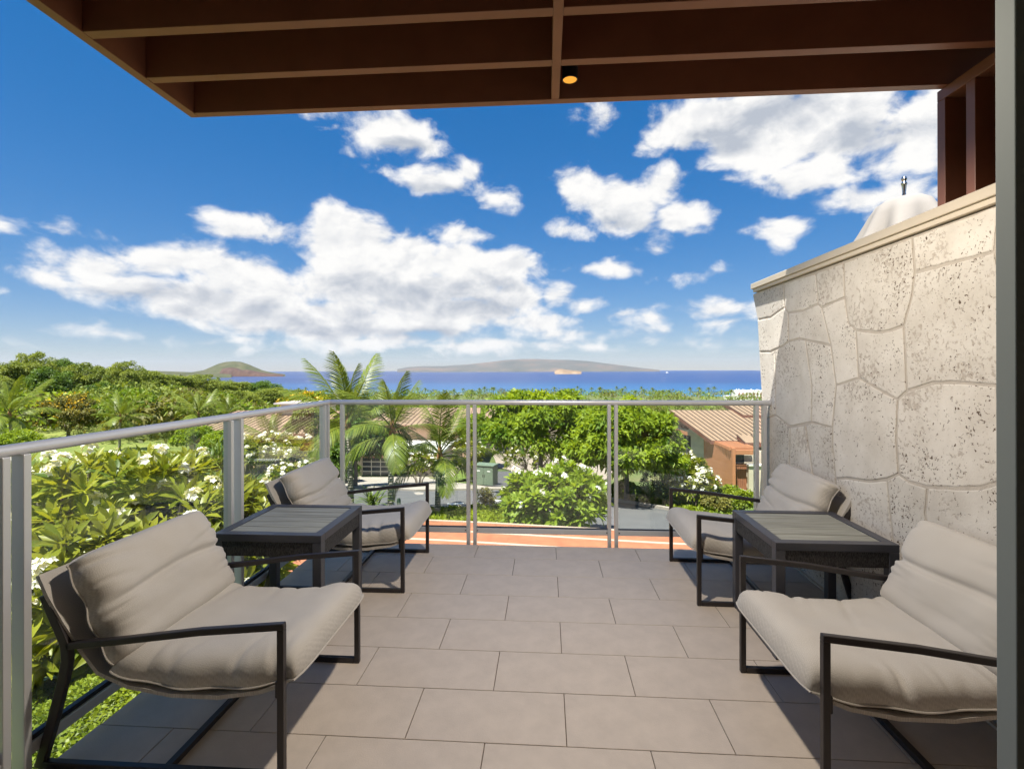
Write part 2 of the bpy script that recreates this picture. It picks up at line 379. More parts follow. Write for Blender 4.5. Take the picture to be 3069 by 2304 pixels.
def coral_stone(name):
    """pale fossil coral: cream ground, grey matrix patches, pits and a few rusty stains"""
    m = material(name, (.6, .55, .47), .92, spec=.2); nt = m.node_tree; b = nt.nodes['Principled BSDF']; L = nt.links
    t = nt.nodes.new('ShaderNodeTexCoord'); oi = nt.nodes.new('ShaderNodeObjectInfo')
    ad = nt.nodes.new('ShaderNodeVectorMath'); ad.operation = 'ADD'; L.new(t.outputs['Object'], ad.inputs[0])
    cm = nt.nodes.new('ShaderNodeMath'); cm.operation = 'MULTIPLY'; cm.inputs[1].default_value = 40; L.new(oi.outputs['Random'], cm.inputs[0]); L.new(cm.outputs[0], ad.inputs[1])
    def noise(scale, detail, rough=.6, dist=0):
        n = nt.nodes.new('ShaderNodeTexNoise'); n.inputs['Scale'].default_value = scale; n.inputs['Detail'].default_value = detail; n.inputs['Roughness'].default_value = rough; n.inputs['Distortion'].default_value = dist
        L.new(ad.outputs[0], n.inputs['Vector']); return n.outputs['Fac']
    def ramp(src, p0, p1, c0, c1):
        r = nt.nodes.new('ShaderNodeValToRGB'); r.color_ramp.elements[0].position = p0; r.color_ramp.elements[1].position = p1
        r.color_ramp.elements[0].color = c0; r.color_ramp.elements[1].color = c1; L.new(src, r.inputs[0]); return r.outputs[0]
    def mix(a, b_, f, mode='MIX'):
        x = nt.nodes.new('ShaderNodeMix'); x.data_type = 'RGBA'; x.blend_type = mode
        (L.new(f, x.inputs['Factor']) if not isinstance(f, float) else setattr(x.inputs['Factor'], 'default_value', f))
        for k, v in (('A', a), ('B', b_)):
            if isinstance(v, tuple): x.inputs[k].default_value = v
            else: L.new(v, x.inputs[k])
        return x.outputs['Result']
    base = ramp(noise(6, 8), .3, .7, (.61, .565, .50, 1), (.745, .705, .64, 1))
    patch = noise(42, 6, .65, .5); region = noise(2.2, 2)
    pm = nt.nodes.new('ShaderNodeMath'); pm.operation = 'MULTIPLY_ADD'; pm.inputs[1].default_value = .55; L.new(region, pm.inputs[0]); L.new(patch, pm.inputs[2])
    pf = ramp(pm.outputs[0], .85, .91, (0, 0, 0, 1), (1, 1, 1, 1))
    c = mix(base, (.50, .445, .385, 1), pf)
    pit = noise(75, 3, .55, .6)
    pq = nt.nodes.new('ShaderNodeMath'); pq.operation = 'MULTIPLY_ADD'; pq.inputs[1].default_value = .35; L.new(noise(3.1, 2), pq.inputs[0]); L.new(pit, pq.inputs[2])
    pitf = ramp(pq.outputs[0], .815, .85, (0, 0, 0, 1), (1, 1, 1, 1))
    c = mix(c, (.11, .075, .05, 1), pitf)
    rust = ramp(noise(4.3, 5, .7), .66, .74, (0, 0, 0, 1), (1, 1, 1, 1))
    rm = nt.nodes.new('ShaderNodeMath'); rm.operation = 'MULTIPLY'; rm.inputs[1].default_value = .22; L.new(rust, rm.inputs[0])
    c = mix(c, (.42, .24, .14, 1), rm.outputs[0])
    tint = nt.nodes.new('ShaderNodeMapRange'); tint.inputs[3].default_value = .88; tint.inputs[4].default_value = 1.06; L.new(oi.outputs['Random'], tint.inputs[0])
    c = mix(c, tint.outputs[0], 1.0, 'MULTIPLY'); L.new(c, b.inputs['Base Color'])
    h = nt.nodes.new('ShaderNodeMath'); h.operation = 'MULTIPLY_ADD'; h.inputs[1].default_value = -1.6; L.new(pitf, h.inputs[0]); L.new(noise(120, 6, .7), h.inputs[2])
    h2 = nt.nodes.new('ShaderNodeMath'); h2.operation = 'MULTIPLY_ADD'; h2.inputs[1].default_value = -.5; L.new(pf, h2.inputs[0]); L.new(h.outputs[0], h2.inputs[2])
    bp = nt.nodes.new('ShaderNodeBump'); bp.inputs['Strength'].default_value = .5; bp.inputs['Distance'].default_value = .004
    L.new(h2.outputs[0], bp.inputs['Height']); L.new(bp.outputs[0], b.inputs['Normal'])
coral_stone('coral')

def slat_material(name):
    m = material(name, (.2, .21, .18), .6); nt = m.node_tree; b = nt.nodes['Principled BSDF']; L = nt.links
    t = nt.nodes.new('ShaderNodeTexCoord'); mp = nt.nodes.new('ShaderNodeMapping'); mp.inputs['Scale'].default_value = (1.6, 60, 10); L.new(t.outputs['Object'], mp.inputs[0])
    oi = nt.nodes.new('ShaderNodeObjectInfo'); ad = nt.nodes.new('ShaderNodeVectorMath'); ad.operation = 'ADD'; L.new(mp.outputs[0], ad.inputs[0])
    sc = nt.nodes.new('ShaderNodeMath'); sc.operation = 'MULTIPLY'; sc.inputs[1].default_value = 33; L.new(oi.outputs['Random'], sc.inputs[0]); L.new(sc.outputs[0], ad.inputs[1])
    n = nt.nodes.new('ShaderNodeTexNoise'); n.inputs['Scale'].default_value = 2.2; n.inputs['Detail'].default_value = 7; n.inputs['Distortion'].default_value = .6; L.new(ad.outputs[0], n.inputs['Vector'])
    r = nt.nodes.new('ShaderNodeValToRGB'); r.color_ramp.elements[0].position = .3; r.color_ramp.elements[1].position = .72
    r.color_ramp.elements[0].color = (.17, .165, .135, 1); r.color_ramp.elements[1].color = (.38, .385, .33, 1); L.new(n.outputs['Fac'], r.inputs[0]); L.new(r.outputs[0], b.inputs['Base Color'])
    bp = nt.nodes.new('ShaderNodeBump'); bp.inputs['Strength'].default_value = .15; bp.inputs['Distance'].default_value = .003; L.new(n.outputs['Fac'], bp.inputs['Height']); L.new(bp.outputs[0], b.inputs['Normal'])
slat_material('grey_slat')

def glass_material(name, tint, ior=1.5, extra=.02):
    m = bpy.data.materials.new(name); m.use_nodes = True; MATS[name] = m; nt = m.node_tree
    for n in list(nt.nodes): nt.nodes.remove(n)
    tr = nt.nodes.new('ShaderNodeBsdfTransparent'); tr.inputs[0].default_value = (*tint, 1)
    gl = nt.nodes.new('ShaderNodeBsdfGlossy'); gl.inputs['Roughness'].default_value = .0; gl.inputs[0].default_value = (1, 1, 1, 1)
    fr = nt.nodes.new('ShaderNodeFresnel'); ge = nt.nodes.new('ShaderNodeNewGeometry')       # same reflectance entering and leaving the pane
    io = nt.nodes.new('ShaderNodeMapRange'); io.inputs[3].default_value = ior; io.inputs[4].default_value = 1 / ior
    nt.links.new(ge.outputs['Backfacing'], io.inputs[0]); nt.links.new(io.outputs[0], fr.inputs[0])
    ad = nt.nodes.new('ShaderNodeMath'); ad.operation = 'ADD'; ad.inputs[1].default_value = extra; nt.links.new(fr.outputs[0], ad.inputs[0])
    mx = nt.nodes.new('ShaderNodeMixShader'); nt.links.new(ad.outputs[0], mx.inputs[0]); nt.links.new(tr.outputs[0], mx.inputs[1]); nt.links.new(gl.outputs[0], mx.inputs[2])
    o = nt.nodes.new('ShaderNodeOutputMaterial'); nt.links.new(mx.outputs[0], o.inputs[0])
glass_material('rail_glass', (.955, .985, .965))
glass_material('door_glass', (.75, .8, .78))
material('glass_edge', (.16, .30, .26), .2)

# ------------------------------------------------------------------ balcony floor: slab, grout bed, single tiles
DX0, DX1, DY1 = -1.77, 1.755, 4.0
deck = box('balcony_floor', 'grout', None, DX0, 1.80, .96, DY1 - .004, -.22, -.006); tag(deck, kind='structure')
TW, TD, TX, TY = .6126, .3078, .0739, 4.0342
tile_cache = {}
for r in range(10):
    yb = TY - (r + 1) * TD; yt = min(TY - r * TD, DY1)
    if yt < 1.0: break
    off = 0 if r % 2 == 0 else .5
    for c in range(-5, 5):
        x0 = TX + (c + off) * TW; x1 = x0 + TW
        x0, x1 = max(x0, DX0), min(x1, DX1 + .002)
        if x1 - x0 < .02: continue
        w, d = round(x1 - x0 - .0032, 4), round(yt - max(yb, .96) - .0032, 4)
        if (w, d) not in tile_cache:
            mb = MB(); b = .0012; hw, hd = w / 2, d / 2
            mb.v = [(-hw, -hd, -.009), (hw, -hd, -.009), (hw, hd, -.009), (-hw, hd, -.009), (-hw, -hd, -b), (hw, -hd, -b), (hw, hd, -b), (-hw, hd, -b),
                    (-hw + b, -hd + b, 0), (hw - b, -hd + b, 0), (hw - b, hd - b, 0), (-hw + b, hd - b, 0)]
            mb.f = [(8, 9, 10, 11)] + [(k, (k + 1) % 4, 4 + (k + 1) % 4, 4 + k) for k in range(4)] + [(4 + k, 4 + (k + 1) % 4, 8 + (k + 1) % 4, 8 + k) for k in range(4)]
            tile_cache[(w, d)] = mb.mesh('tile', 'tile')
        o = bpy.data.objects.new('tile', tile_cache[(w, d)]); link(o, deck)
        o.location = ((x0 + x1) / 2, (yt + max(yb, .96)) / 2, .0)
        rr = random.Random(r * 37 + c)
        o.rotation_euler = (rr.uniform(-.0006, .0006), rr.uniform(-.0006, .0006), 0)
# room behind the doorway: floor, ceiling and walls, unlit
room = MB().box(-2.2, 2.6, -4.5, .955, -.22, -.004).build('room_floor', 'room_floor'); tag(room, kind='structure')
tag(MB().box(-2.2, 2.6, -4.5, .93, 2.75, 2.95).build('room_ceiling', 'room_paint'), kind='structure')
tag(MB().box(-2.3, 2.7, -4.7, -4.5, -.2, 2.95).build('wall_rear', 'room_paint'), kind='structure')
tag(MB().box(-2.4, -2.2, -4.6, .95, -.2, 2.95).build('wall_left', 'room_paint'), kind='structure')
tag(MB().box(2.6, 2.8, -4.6, .95, -.2, 2.95).build('wall_right', 'room_paint'), kind='structure')
# unseen roof added above the trellis, edges set to cast the deck's shade
roof = thing('shade_roof', 'unseen brown flat roof added above the trellis to shade the balcony', 'roof', (0, 0, 3.3))
box('roof_slab', 'bronze_dark', roof, -2.6, 1.60, -4.8, 3.20, 0, .16)
box('fascia_board', 'bronze_paint', roof, -2.6, 1.60, 3.203, 3.23, -.03, .19)
fac = thing('house_wall', 'dark brown house front above the open doorway', 'wall', (0, .97, 0))
box('lintel', 'bronze_dark', fac, -2.4, 2.8, -.02, .12, 2.62, 3.295)
box('side_panel', 'bronze_dark', fac, 1.2, 1.752, -.02, .05, 0, 2.615)
# edge of the sliding door, right of the viewpoint
door = thing('sliding_door', 'pale grey aluminium frame of the opened sliding glass door', 'door', (.851, .985, 0))
box('stile', 'aluminium_dark', door, 0, .032, -.012, .03, .01, 2.61, .002)
box('gasket', 'gasket', door, .0325, .040, -.006, .024, .012, 2.6)
box('glass_pane', 'door_glass', door, .0405, .34, .004, .014, .03, 2.58)
# ------------------------------------------------------------------ railing
rail = thing('glass_railing', 'silver aluminium railing with clear glass panes round the balcony', 'railing', (-1.8, 4.075, 0))
RX, RY, RZ = -1.8, 4.075, 1.131
def rpart(mb, name, mat, bevel=0, smooth=False):
    o = mb.build(name, mat, None, bevel, smooth); o.parent = rail; o.matrix_parent_inverse = Matrix.Translation((1.8, -4.075, 0)); return o
rpart(MB().tube([(RX, .9, RZ), (RX, RY - .012, RZ), (RX + .012, RY, RZ), (1.752, RY, RZ)], .0215, 20), 'top_rail', 'aluminium', smooth=50)
def post_front(x):
    rpart(MB().box(x - .0135, x + .0135, RY - .026, RY + .022, -.16, RZ - .017), 'post', 'aluminium', .003)
def post_left(y):
    rpart(MB().box(RX - .022, RX + .026, y - .0135, y + .0135, -.16, RZ - .017), 'post', 'aluminium', .003)
fx = [-1.685, -.633, -.579, .502, .557, 1.645, 1.705]
for x in fx: post_front(x)
ly = [1.545, 1.612, 2.745, 2.838, 3.955, 4.02]
for y in ly: post_left(y)
def pane_front(a, b):
    rpart(MB().box(a + .0145, b - .0145, RY - .006, RY + .006, .116, 1.1125), 'glass_pane', 'rail_glass')
    rpart(MB().box(a + .0137, b - .0137, RY - .02, RY + .02, .074, .117), 'bottom_rail', 'aluminium', .003)
    rpart(MB().box(a + .0139, b - .0139, RY - .011, RY + .011, .1172, .123), 'gasket', 'gasket')
    for x in (a + .022, b - .022):
        rpart(MB().lathe([(.0, .0), (.0045, .0), (.0045, .003), (.0, .003)], 10), 'screw', 'gasket').matrix_basis = Matrix.Translation((x, RY - .0195, .096)) @ Matrix.Rotation(rad(90), 4, 'X')
def pane_left(a, b):
    rpart(MB().box(RX - .006, RX + .006, a + .0145, b - .0145, .128, 1.1125), 'glass_pane', 'rail_glass')
    rpart(MB().box(RX - .02, RX + .02, a + .0137, b - .0137, .070, .113), 'bottom_rail', 'aluminium', .003)
    rpart(MB().box(RX - .011, RX + .011, a + .0139, b - .0139, .1132, .131), 'gasket', 'gasket')
for a, b in ((-1.685, -.633), (-.579, .502), (.557, 1.645)): pane_front(a, b)
for a, b in ((1.612, 2.745), (2.838, 3.955), (.9, 1.545)): pane_left(a, b)

# ------------------------------------------------------------------ coral stone wall
STONES = [[(4.421,2.038),(3.849,2.032),(3.841,1.851),(4.075,1.802),(4.319,1.807)],[(4.319,1.807),(4.075,1.802),(3.841,1.851),(3.78,1.804),(3.776,1.597),(3.865,1.566),(4.077,1.533),(4.285,1.54)],[(3.849,2.032),(3.406,2.022),(3.379,1.818),(3.574,1.794),(3.78,1.804),(3.841,1.851)],[(3.406,2.022),(3.097,2.027),(3.089,1.818),(3.336,1.787),(3.379,1.818)],[(3.097,2.027),(2.541,2.03),(2.524,1.858),(2.542,1.753),(2.598,1.612),(2.702,1.591),(2.816,1.592),(2.981,1.618),(3.054,1.665),(3.089,1.818)],[(2.541,2.03),(2.077,2.035),(2.096,1.855),(2.524,1.858)],[(2.077,2.035),(1.3,2.04),(1.3,1.25),(2.044,1.355),(2.051,1.611),(2.074,1.754),(2.096,1.855)],[(2.524,1.858),(2.096,1.855),(2.074,1.754),(2.051,1.611),(2.044,1.355),(2.087,1.33),(2.263,1.339),(2.413,1.333),(2.58,1.291),(2.598,1.612),(2.542,1.753)],[(2.981,1.618),(2.816,1.592),(2.702,1.591),(2.598,1.612),(2.58,1.291),(2.644,1.243),(2.957,1.346)],[(3.089,1.818),(3.054,1.665),(2.981,1.618),(2.957,1.346),(3.178,1.297),(3.235,1.543),(3.336,1.787)],[(3.78,1.804),(3.574,1.794),(3.379,1.818),(3.336,1.787),(3.235,1.543),(3.539,1.594),(3.624,1.605),(3.776,1.597)],[(4.285,1.54),(4.077,1.533),(3.999,1.545),(3.986,1.045),(4.195,0.989)],[(3.999,1.545),(3.865,1.566),(3.776,1.597),(3.624,1.605),(3.539,1.594),(3.459,1.29),(3.465,1.044),(3.757,0.981),(3.986,1.045)],[(3.539,1.594),(3.235,1.543),(3.178,1.297),(3.218,1.037),(3.465,1.044),(3.459,1.29)],[(3.178,1.297),(2.957,1.346),(2.644,1.243),(2.656,1.034),(2.639,0.87),(2.724,0.828),(2.865,0.787),(3.086,0.756),(3.185,0.728),(3.217,0.917),(3.218,1.037)],[(2.644,1.243),(2.58,1.291),(2.413,1.333),(2.263,1.339),(2.087,1.33),(2.081,1.209),(2.061,1.151),(2.033,1.017),(2.033,0.985),(2.082,0.954),(2.164,0.916),(2.284,0.885),(2.448,0.852),(2.572,0.849),(2.639,0.87),(2.656,1.034)],[(2.087,1.33),(2.044,1.355),(1.3,1.25),(1.3,0.9),(2.033,1.017),(2.061,1.151),(2.081,1.209)],[(4.195,0.989),(3.986,1.045),(3.757,0.981),(3.77,0.7),(4.0,0.0),(4.35,0.0)],[(3.757,0.981),(3.54,1.018),(3.441,0.668),(3.62,0.0),(4.0,0.0),(3.77,0.7)],[(3.54,1.018),(3.465,1.044),(3.218,1.037),(3.217,0.917),(3.185,0.728),(3.22,0.0),(3.62,0.0),(3.441,0.668)],[(3.185,0.728),(3.086,0.756),(2.865,0.787),(2.724,0.828),(2.702,0.669),(2.68,0.541),(2.62,0.0),(3.22,0.0)],[(2.724,0.828),(2.639,0.87),(2.572,0.849),(2.448,0.852),(2.464,0.725),(2.25,0.0),(2.62,0.0),(2.68,0.541),(2.702,0.669)],[(2.448,0.852),(2.284,0.885),(2.164,0.916),(2.082,0.954),(2.033,0.985),(2.033,1.017),(1.3,0.9),(1.3,0.0),(2.25,0.0),(2.464,0.725)]]
wall = thing('stone_wall', 'pale coral stone boundary wall with grey joints and beige coping', 'wall', (1.763, 2.8, 0))
def wpart(mb, name, mat, bevel=0, smooth=False):
    o = mb.build(name, mat, None, bevel, smooth); o.parent = wall; o.matrix_parent_inverse = Matrix.Translation((-1.763, -2.8, 0)); return o
core = [(1.7585, 1.0, -2.6), (1.7585, 4.12, -2.6), (1.7585, 4.185, .9), (1.7585, 4.325, 2.036), (1.7585, 1.0, 2.036)]
wpart(MB().prism(core, (.24, 0, 0)), 'mortar_bed', 'mortar')
endf = [(1.758, 4.124, -2.6), (2.004, 4.124, -2.6), (2.004, 4.188, .9), (2.004, 4.329, 2.034), (1.758, 4.329, 2.034), (1.758, 4.188, .9)]
mb = MB(); mb.v = [(1.756, 4.121, -2.6), (2.006, 4.121, -2.6), (1.756, 4.186, .9), (2.006, 4.186, .9), (1.756, 4.326, 2.034), (2.006, 4.326, 2.034),
                   (1.756, 4.135, -2.6), (2.006, 4.135, -2.6), (1.756, 4.20, .9), (2.006, 4.20, .9), (1.756, 4.34, 2.034), (2.006, 4.34, 2.034)]
mb.f = [(0, 1, 3, 2), (2, 3, 5, 4), (7, 6, 8, 9), (9, 8, 10, 11), (0, 2, 8, 6), (2, 4, 10, 8), (3, 1, 7, 9), (5, 3, 9, 11), (4, 5, 11, 10)]
wpart(mb, 'end_stone', 'coral')
def inset(poly, d):
    n = len(poly); out = []
    area = sum(poly[k][0] * poly[(k + 1) % n][1] - poly[(k + 1) % n][0] * poly[k][1] for k in range(n))
    sg = 1 if area > 0 else -1
    for k in range(n):
        p0, p1, p2 = (Vector(poly[(k + j) % n]) for j in (-1, 0, 1))
        a = (p1 - p0).normalized(); b = (p2 - p1).normalized()
        na = Vector((-a.y, a.x)) * sg; nb = Vector((-b.y, b.x)) * sg
        m = na + nb; m = m.normalized() if m.length > 1e-4 else na
        out.append(tuple(p1 + m * (d / max(.45, m.dot(na)))))
    return out
from mathutils import noise as mnoise
for k, poly in enumerate(STONES):
    pts = inset(poly, .0075)
    fine = []
    for j in range(len(pts)):                       # broken, hand-cut edges
        a, b = Vector(pts[j]), Vector(pts[(j + 1) % len(pts)]); n = max(1, int((b - a).length / .045))
        for q in range(n):
            p = a.lerp(b, q / n); w = mnoise.noise_vector(Vector((p.x * 16, p.y * 16, k))) * .004
            fine.append((p.x + w.x, p.y + w.y))
    inner = inset(fine, .005); n = len(fine); mb = MB(); face = 1.7545 + random.Random(k).uniform(-.001, .001)
    area = sum(fine[j][0] * fine[(j + 1) % n][1] - fine[(j + 1) % n][0] * fine[j][1] for j in range(n))
    mb.v = [(1.7605, y, z) for y, z in fine] + [(face + .002, y, z) for y, z in fine] + [(face, y, z) for y, z in inner]
    ring = range(n) if area < 0 else range(n)
    for j in range(n):
        q = (j + 1) % n
        mb.f += [(j, q, n + q, n + j), (n + j, n + q, 2 * n + q, 2 * n + j)] if area > 0 else [(q, j, n + j, n + q), (n + q, n + j, 2 * n + j, 2 * n + q)]
    top = tuple(2 * n + j for j in range(n)); mb.f.append(top if area > 0 else top[::-1])
    o = wpart(mb, 'stone', 'coral')
    bm = bmesh.new(); bm.from_mesh(o.data); bmesh.ops.recalc_face_normals(bm, faces=bm.faces); bmesh.ops.triangulate(bm, faces=[f for f in bm.faces if len(f.verts) > 4]); bm.to_mesh(o.data); bm.free()
# coping: thin metal cap with a drip edge
wpart(MB().box(1.722, 2.045, 1.0, 4.37, 2.066, 2.112), 'coping', 'cap_paint', .004)
wpart(MB().box(1.735, 2.032, 1.0, 4.355, 2.040, 2.0655), 'coping_edge', 'cap_paint', .003)
wpart(MB().box(1.735, 1.7535, 1.0, 3.99, .001, .012), 'sealant_strip', 'cap_paint')

# ------------------------------------------------------------------ trellis overhead
trel = thing('overhead_trellis', 'rust brown metal trellis with deep slats above the balcony', 'trellis', (0, 2.0, 2.65))
def tpart(mb, name, mat='bronze_paint', bevel=.002):
    o = mb.build(name, mat, None, bevel); o.parent = trel; o.matrix_parent_inverse = Matrix.Translation((0, -2.0, -2.65)); return o
Z0, Z1 = 2.65, 2.91
tpart(MB().box(-1.752, -1.708, .98, 2.386, Z0, Z1), 'side_beam')
tpart(MB().box(-1.7075, 2.3, 2.344, 2.386, Z0 + .0005, Z1 - .001), 'front_beam')
tpart(MB().box(.028, .064, .98, 2.3435, Z0 + .001, Z1 - .03), 'centre_beam')
for y in (2.048, 1.752, 1.456, 1.16):
    for a, b in ((-1.7075, .0275), (.0645, 2.3)):
        tpart(MB().box(a, b, y, y + .043, Z0 + .0015, Z1 - .002), 'slat')
tpart(MB().box(-1.75, 2.3, .98, 2.38, Z1 + .002, Z1 + .02), 'cover_panel', 'bronze_dark')
# upright screen that carries it on the wall
scr = thing('upright_screen', 'rust brown upright fins standing on the stone wall coping', 'screen', (1.84, 2.1, 2.112))
def spart(mb, name, mat='bronze_paint', bevel=.002):
    o = mb.build(name, mat, None, bevel); o.parent = scr; o.matrix_parent_inverse = Matrix.Translation((-1.84, -2.1, -2.112)); return o
for y in (2.362, 2.205, 2.05, 1.895, 1.74): spart(MB().box(1.772, 1.93, y, y + .046, 2.1125, 2.60), 'fin')
spart(MB().box(1.7715, 1.93, 1.0, 2.4075, 2.601, 2.6495), 'head_rail')
spart(MB().box(1.931, 1.95, 1.0, 2.40, 2.1125, 2.648), 'back_panel', 'bronze_dark')
# spotlight under the trellis
sp = at(1236, 160, 2.16); spot = thing('spotlight', 'small black cylinder spotlight glowing under the trellis', 'spotlight', (.107, 2.2, 2.655))
material('lamp_gold', (.55, .34, .1), .3, metal=.6)
MATS['lamp_gold'].node_tree.nodes['Principled BSDF'].inputs['Emission Color'].default_value = (1, .5, .08, 1); MATS['lamp_gold'].node_tree.nodes['Principled BSDF'].inputs['Emission Strength'].default_value = .22
m = bpy.data.materials.new('lamp_glow'); m.use_nodes = True; MATS['lamp_glow'] = m
bb = m.node_tree.nodes['Principled BSDF']; bb.inputs['Emission Color'].default_value = (1, .62, .22, 1); bb.inputs['Emission Strength'].default_value = 2.2
MB().lathe([(.0, .20), (.034, .20), (.034, .0), (.031, -.002), (.0295, .0), (.0295, .02)], 28).build('housing', 'black', spot, smooth=True)
MB().lathe([(.0293, .001), (.022, .03), (.014, .045)], 28).build('reflector', 'lamp_gold', spot, smooth=True)
MB().lathe([(.0145, .0448), (.0, .0449)], 24).build('bulb', 'lamp_glow', spot)
ld = bpy.data.lights.new('lamp', 'SPOT'); ld.spot_size = rad(165); ld.spot_blend = .3; ld.energy = 68; ld.color = (1, .89, .75); ld.shadow_soft_size = .05
lo = bpy.data.objects.new('lamp', ld); link(lo, spot); lo.location = (0, 0, -.03)
spot.location.z = 2.655

# ------------------------------------------------------------------ covered parasol beyond the wall
par = thing('covered_parasol', 'white draped cloth cover with a metal finial behind the wall', 'parasol', (2.30, 3.40, 0))
mb = MB(); NA, rows = 64, [(2.02, .37), (2.10, .335), (2.2, .29), (2.3, .245), (2.4, .20), (2.455, .165), (2.485, .115), (2.498, .05), (2.50, .0)]
for z, r in rows:
    for j in range(NA):
        an = 2 * math.pi * j / NA; fold = max(0, (2.47 - z) / .45)
        rr = r * .9 * (1 + .30 * fold * math.sin(an * 8 + 1.2 * math.sin(an * 2 + .7)) + .05 * fold * math.sin(an * 13 + 1))
        mb.v.append((rr * math.cos(an), rr * math.sin(an), z - .012 * math.sin(an * 2 + 1) * (r / .3)))
for k in range(len(rows) - 1):
    for j in range(NA): mb.f.append((k * NA + j, k * NA + (j + 1) % NA, (k + 1) * NA + (j + 1) % NA, (k + 1) * NA + j))
mb.build('cover', 'cover_cloth', par, smooth=60)
MB().tube([(0, 0, -2.2), (0, 0, 2.45)], .025, 10).build('pole', 'steel', par)
MB().lathe([(.0, 2.48), (.012, 2.49), (.010, 2.53), (.014, 2.575), (.018, 2.585), (.010, 2.60), (.017, 2.615), (.012, 2.63), (0, 2.634)], 16).build('finial', 'steel', par, smooth=True)

# ------------------------------------------------------------------ lounge chairs (built facing +x, the front legs at x = 0)
def cushion(name, mid, half, width, seed, parent, fold_at=None, top_side=1):
    """soft pad: mid line in the xz plane, half thickness along it, pinched seams, creases gathering from the sides"""
    NU, NV = 56, 52; rg = random.Random(seed)
    mid = [Vector((x, 0, z)) for x, z in mid]
    cum = [0]
    for a, b in zip(mid, mid[1:]): cum.append(cum[-1] + (b - a).length)
    def along(u):
        s = u * cum[-1]
        for k in range(len(mid) - 1):
            if s <= cum[k + 1] or k == len(mid) - 2:
                p0, p1, p2, p3 = mid[max(k - 1, 0)], mid[k], mid[k + 1], mid[min(k + 2, len(mid) - 1)]; t = (s - cum[k]) / (cum[k + 1] - cum[k])
                p = .5 * ((2 * p1) + (p2 - p0) * t + (2 * p0 - 5 * p1 + 4 * p2 - p3) * t * t + (3 * p1 - p0 - 3 * p2 + p3) * t ** 3)
                return p
    cs = [along(i / NU) for i in range(NU + 1)]
    creases = [(rg.uniform(.08, .92), rg.uniform(.014, .035), rg.uniform(.10, .26) if rg.random() < .85 else rg.uniform(.35, .6), rg.uniform(.004, .012), rg.choice((0, 1)), rg.uniform(-.9, .9)) for _ in range(22)]
    V, F, UV = [], [], []
    idx = {}
    def vert(side, i, j):
        if i in (0, NU) or j in (0, NV): side = 0
        key = (side, i, j)
        if key in idx: return idx[key]
        u, v = i / NU, j / NV; p = cs[i]; t = (cs[min(i + 1, NU)] - cs[max(i - 1, 0)]).normalized(); n = Vector((-t.z, 0, t.x)) * top_side
        ev = max(0, 1 - abs(2 * v - 1) ** 9) ** .42; eu = max(0, 1 - abs(2 * u - 1) ** 9) ** .45
        h = half(u) * ev * eu
        d = 0
        if side == 1:
            d += .007 * mnoise.noise(Vector((u * 4 + seed, v * 4, 0))) + .002 * mnoise.noise(Vector((u * 9, v * 9 + seed, 3)))
            for cu, w, reach, amp, sd, sl in creases:
                dv = v if sd == 0 else 1 - v
                if dv < reach:
                    q = (u - cu - sl * dv * .35) / (w * (.7 + 1.6 * dv))
                    if abs(q) < 3: d -= amp * math.exp(-q * q) * (1 - dv / reach) ** 1.2 * 1.35
            if fold_at is not None:
                q = (u - fold_at - .03 * math.sin(v * 5 + seed)) / .035; d -= .020 * math.exp(-q * q)
            d *= min(1, ev * 1.2) * min(1, eu * 1.2)
        else:
            h *= .16
        wav = .007 * math.sin(u * 19 + seed) * abs(2 * v - 1) ** 6
        y = (v - .5) * (width + 2 * wav * (1 if v > .5 else 1))
        pin = .018 * abs(2 * u - 1) ** 8 * abs(2 * v - 1) ** 8
        q = p + n * (side * (h) + d) + t * ((1 if u < .5 else -1) * pin)
        V.append((q.x, y, q.z)); idx[key] = len(V) - 1; UV.append((u * cum[-1], v * width + (.9 if side < 0 else 0)))
        return idx[key]
    for side in (1, -1):
        for i in range(NU):
            for j in range(NV):
                q = (vert(side, i, j), vert(side, i + 1, j), vert(side, i + 1, j + 1), vert(side, i, j + 1))
                F.append(q if side * top_side < 0 else q[::-1])
    me = bpy.data.meshes.new(name); me.from_pydata(V, [], F); me.update(); me.materials.append(MATS['fabric'])
    me.polygons.foreach_set('use_smooth', [True] * len(me.polygons))
    uvl = me.uv_layers.new(name='uv'); uvl.data.foreach_set('uv', [c for lp in me.loops for c in UV[lp.vertex_index]])
    o = bpy.data.objects.new(name, me); link(o, parent)
    bmn = bmesh.new(); bmn.from_mesh(me); bmesh.ops.recalc_face_normals(bmn, faces=bmn.faces); bmn.to_mesh(me); bmn.free()
    border = [V[idx[(0, i, 0)]] for i in range(NU + 1)] + [V[idx[(0, NU, j)]] for j in range(1, NV + 1)] + [V[idx[(0, i, NV)]] for i in range(NU - 1, -1, -1)] + [V[idx[(0, 0, j)]] for j in range(NV - 1, -1, -1)]
    pm = MB().tube(border, .0035, 6, cap=False).build('piping', 'fabric', o, smooth=True)
    return o

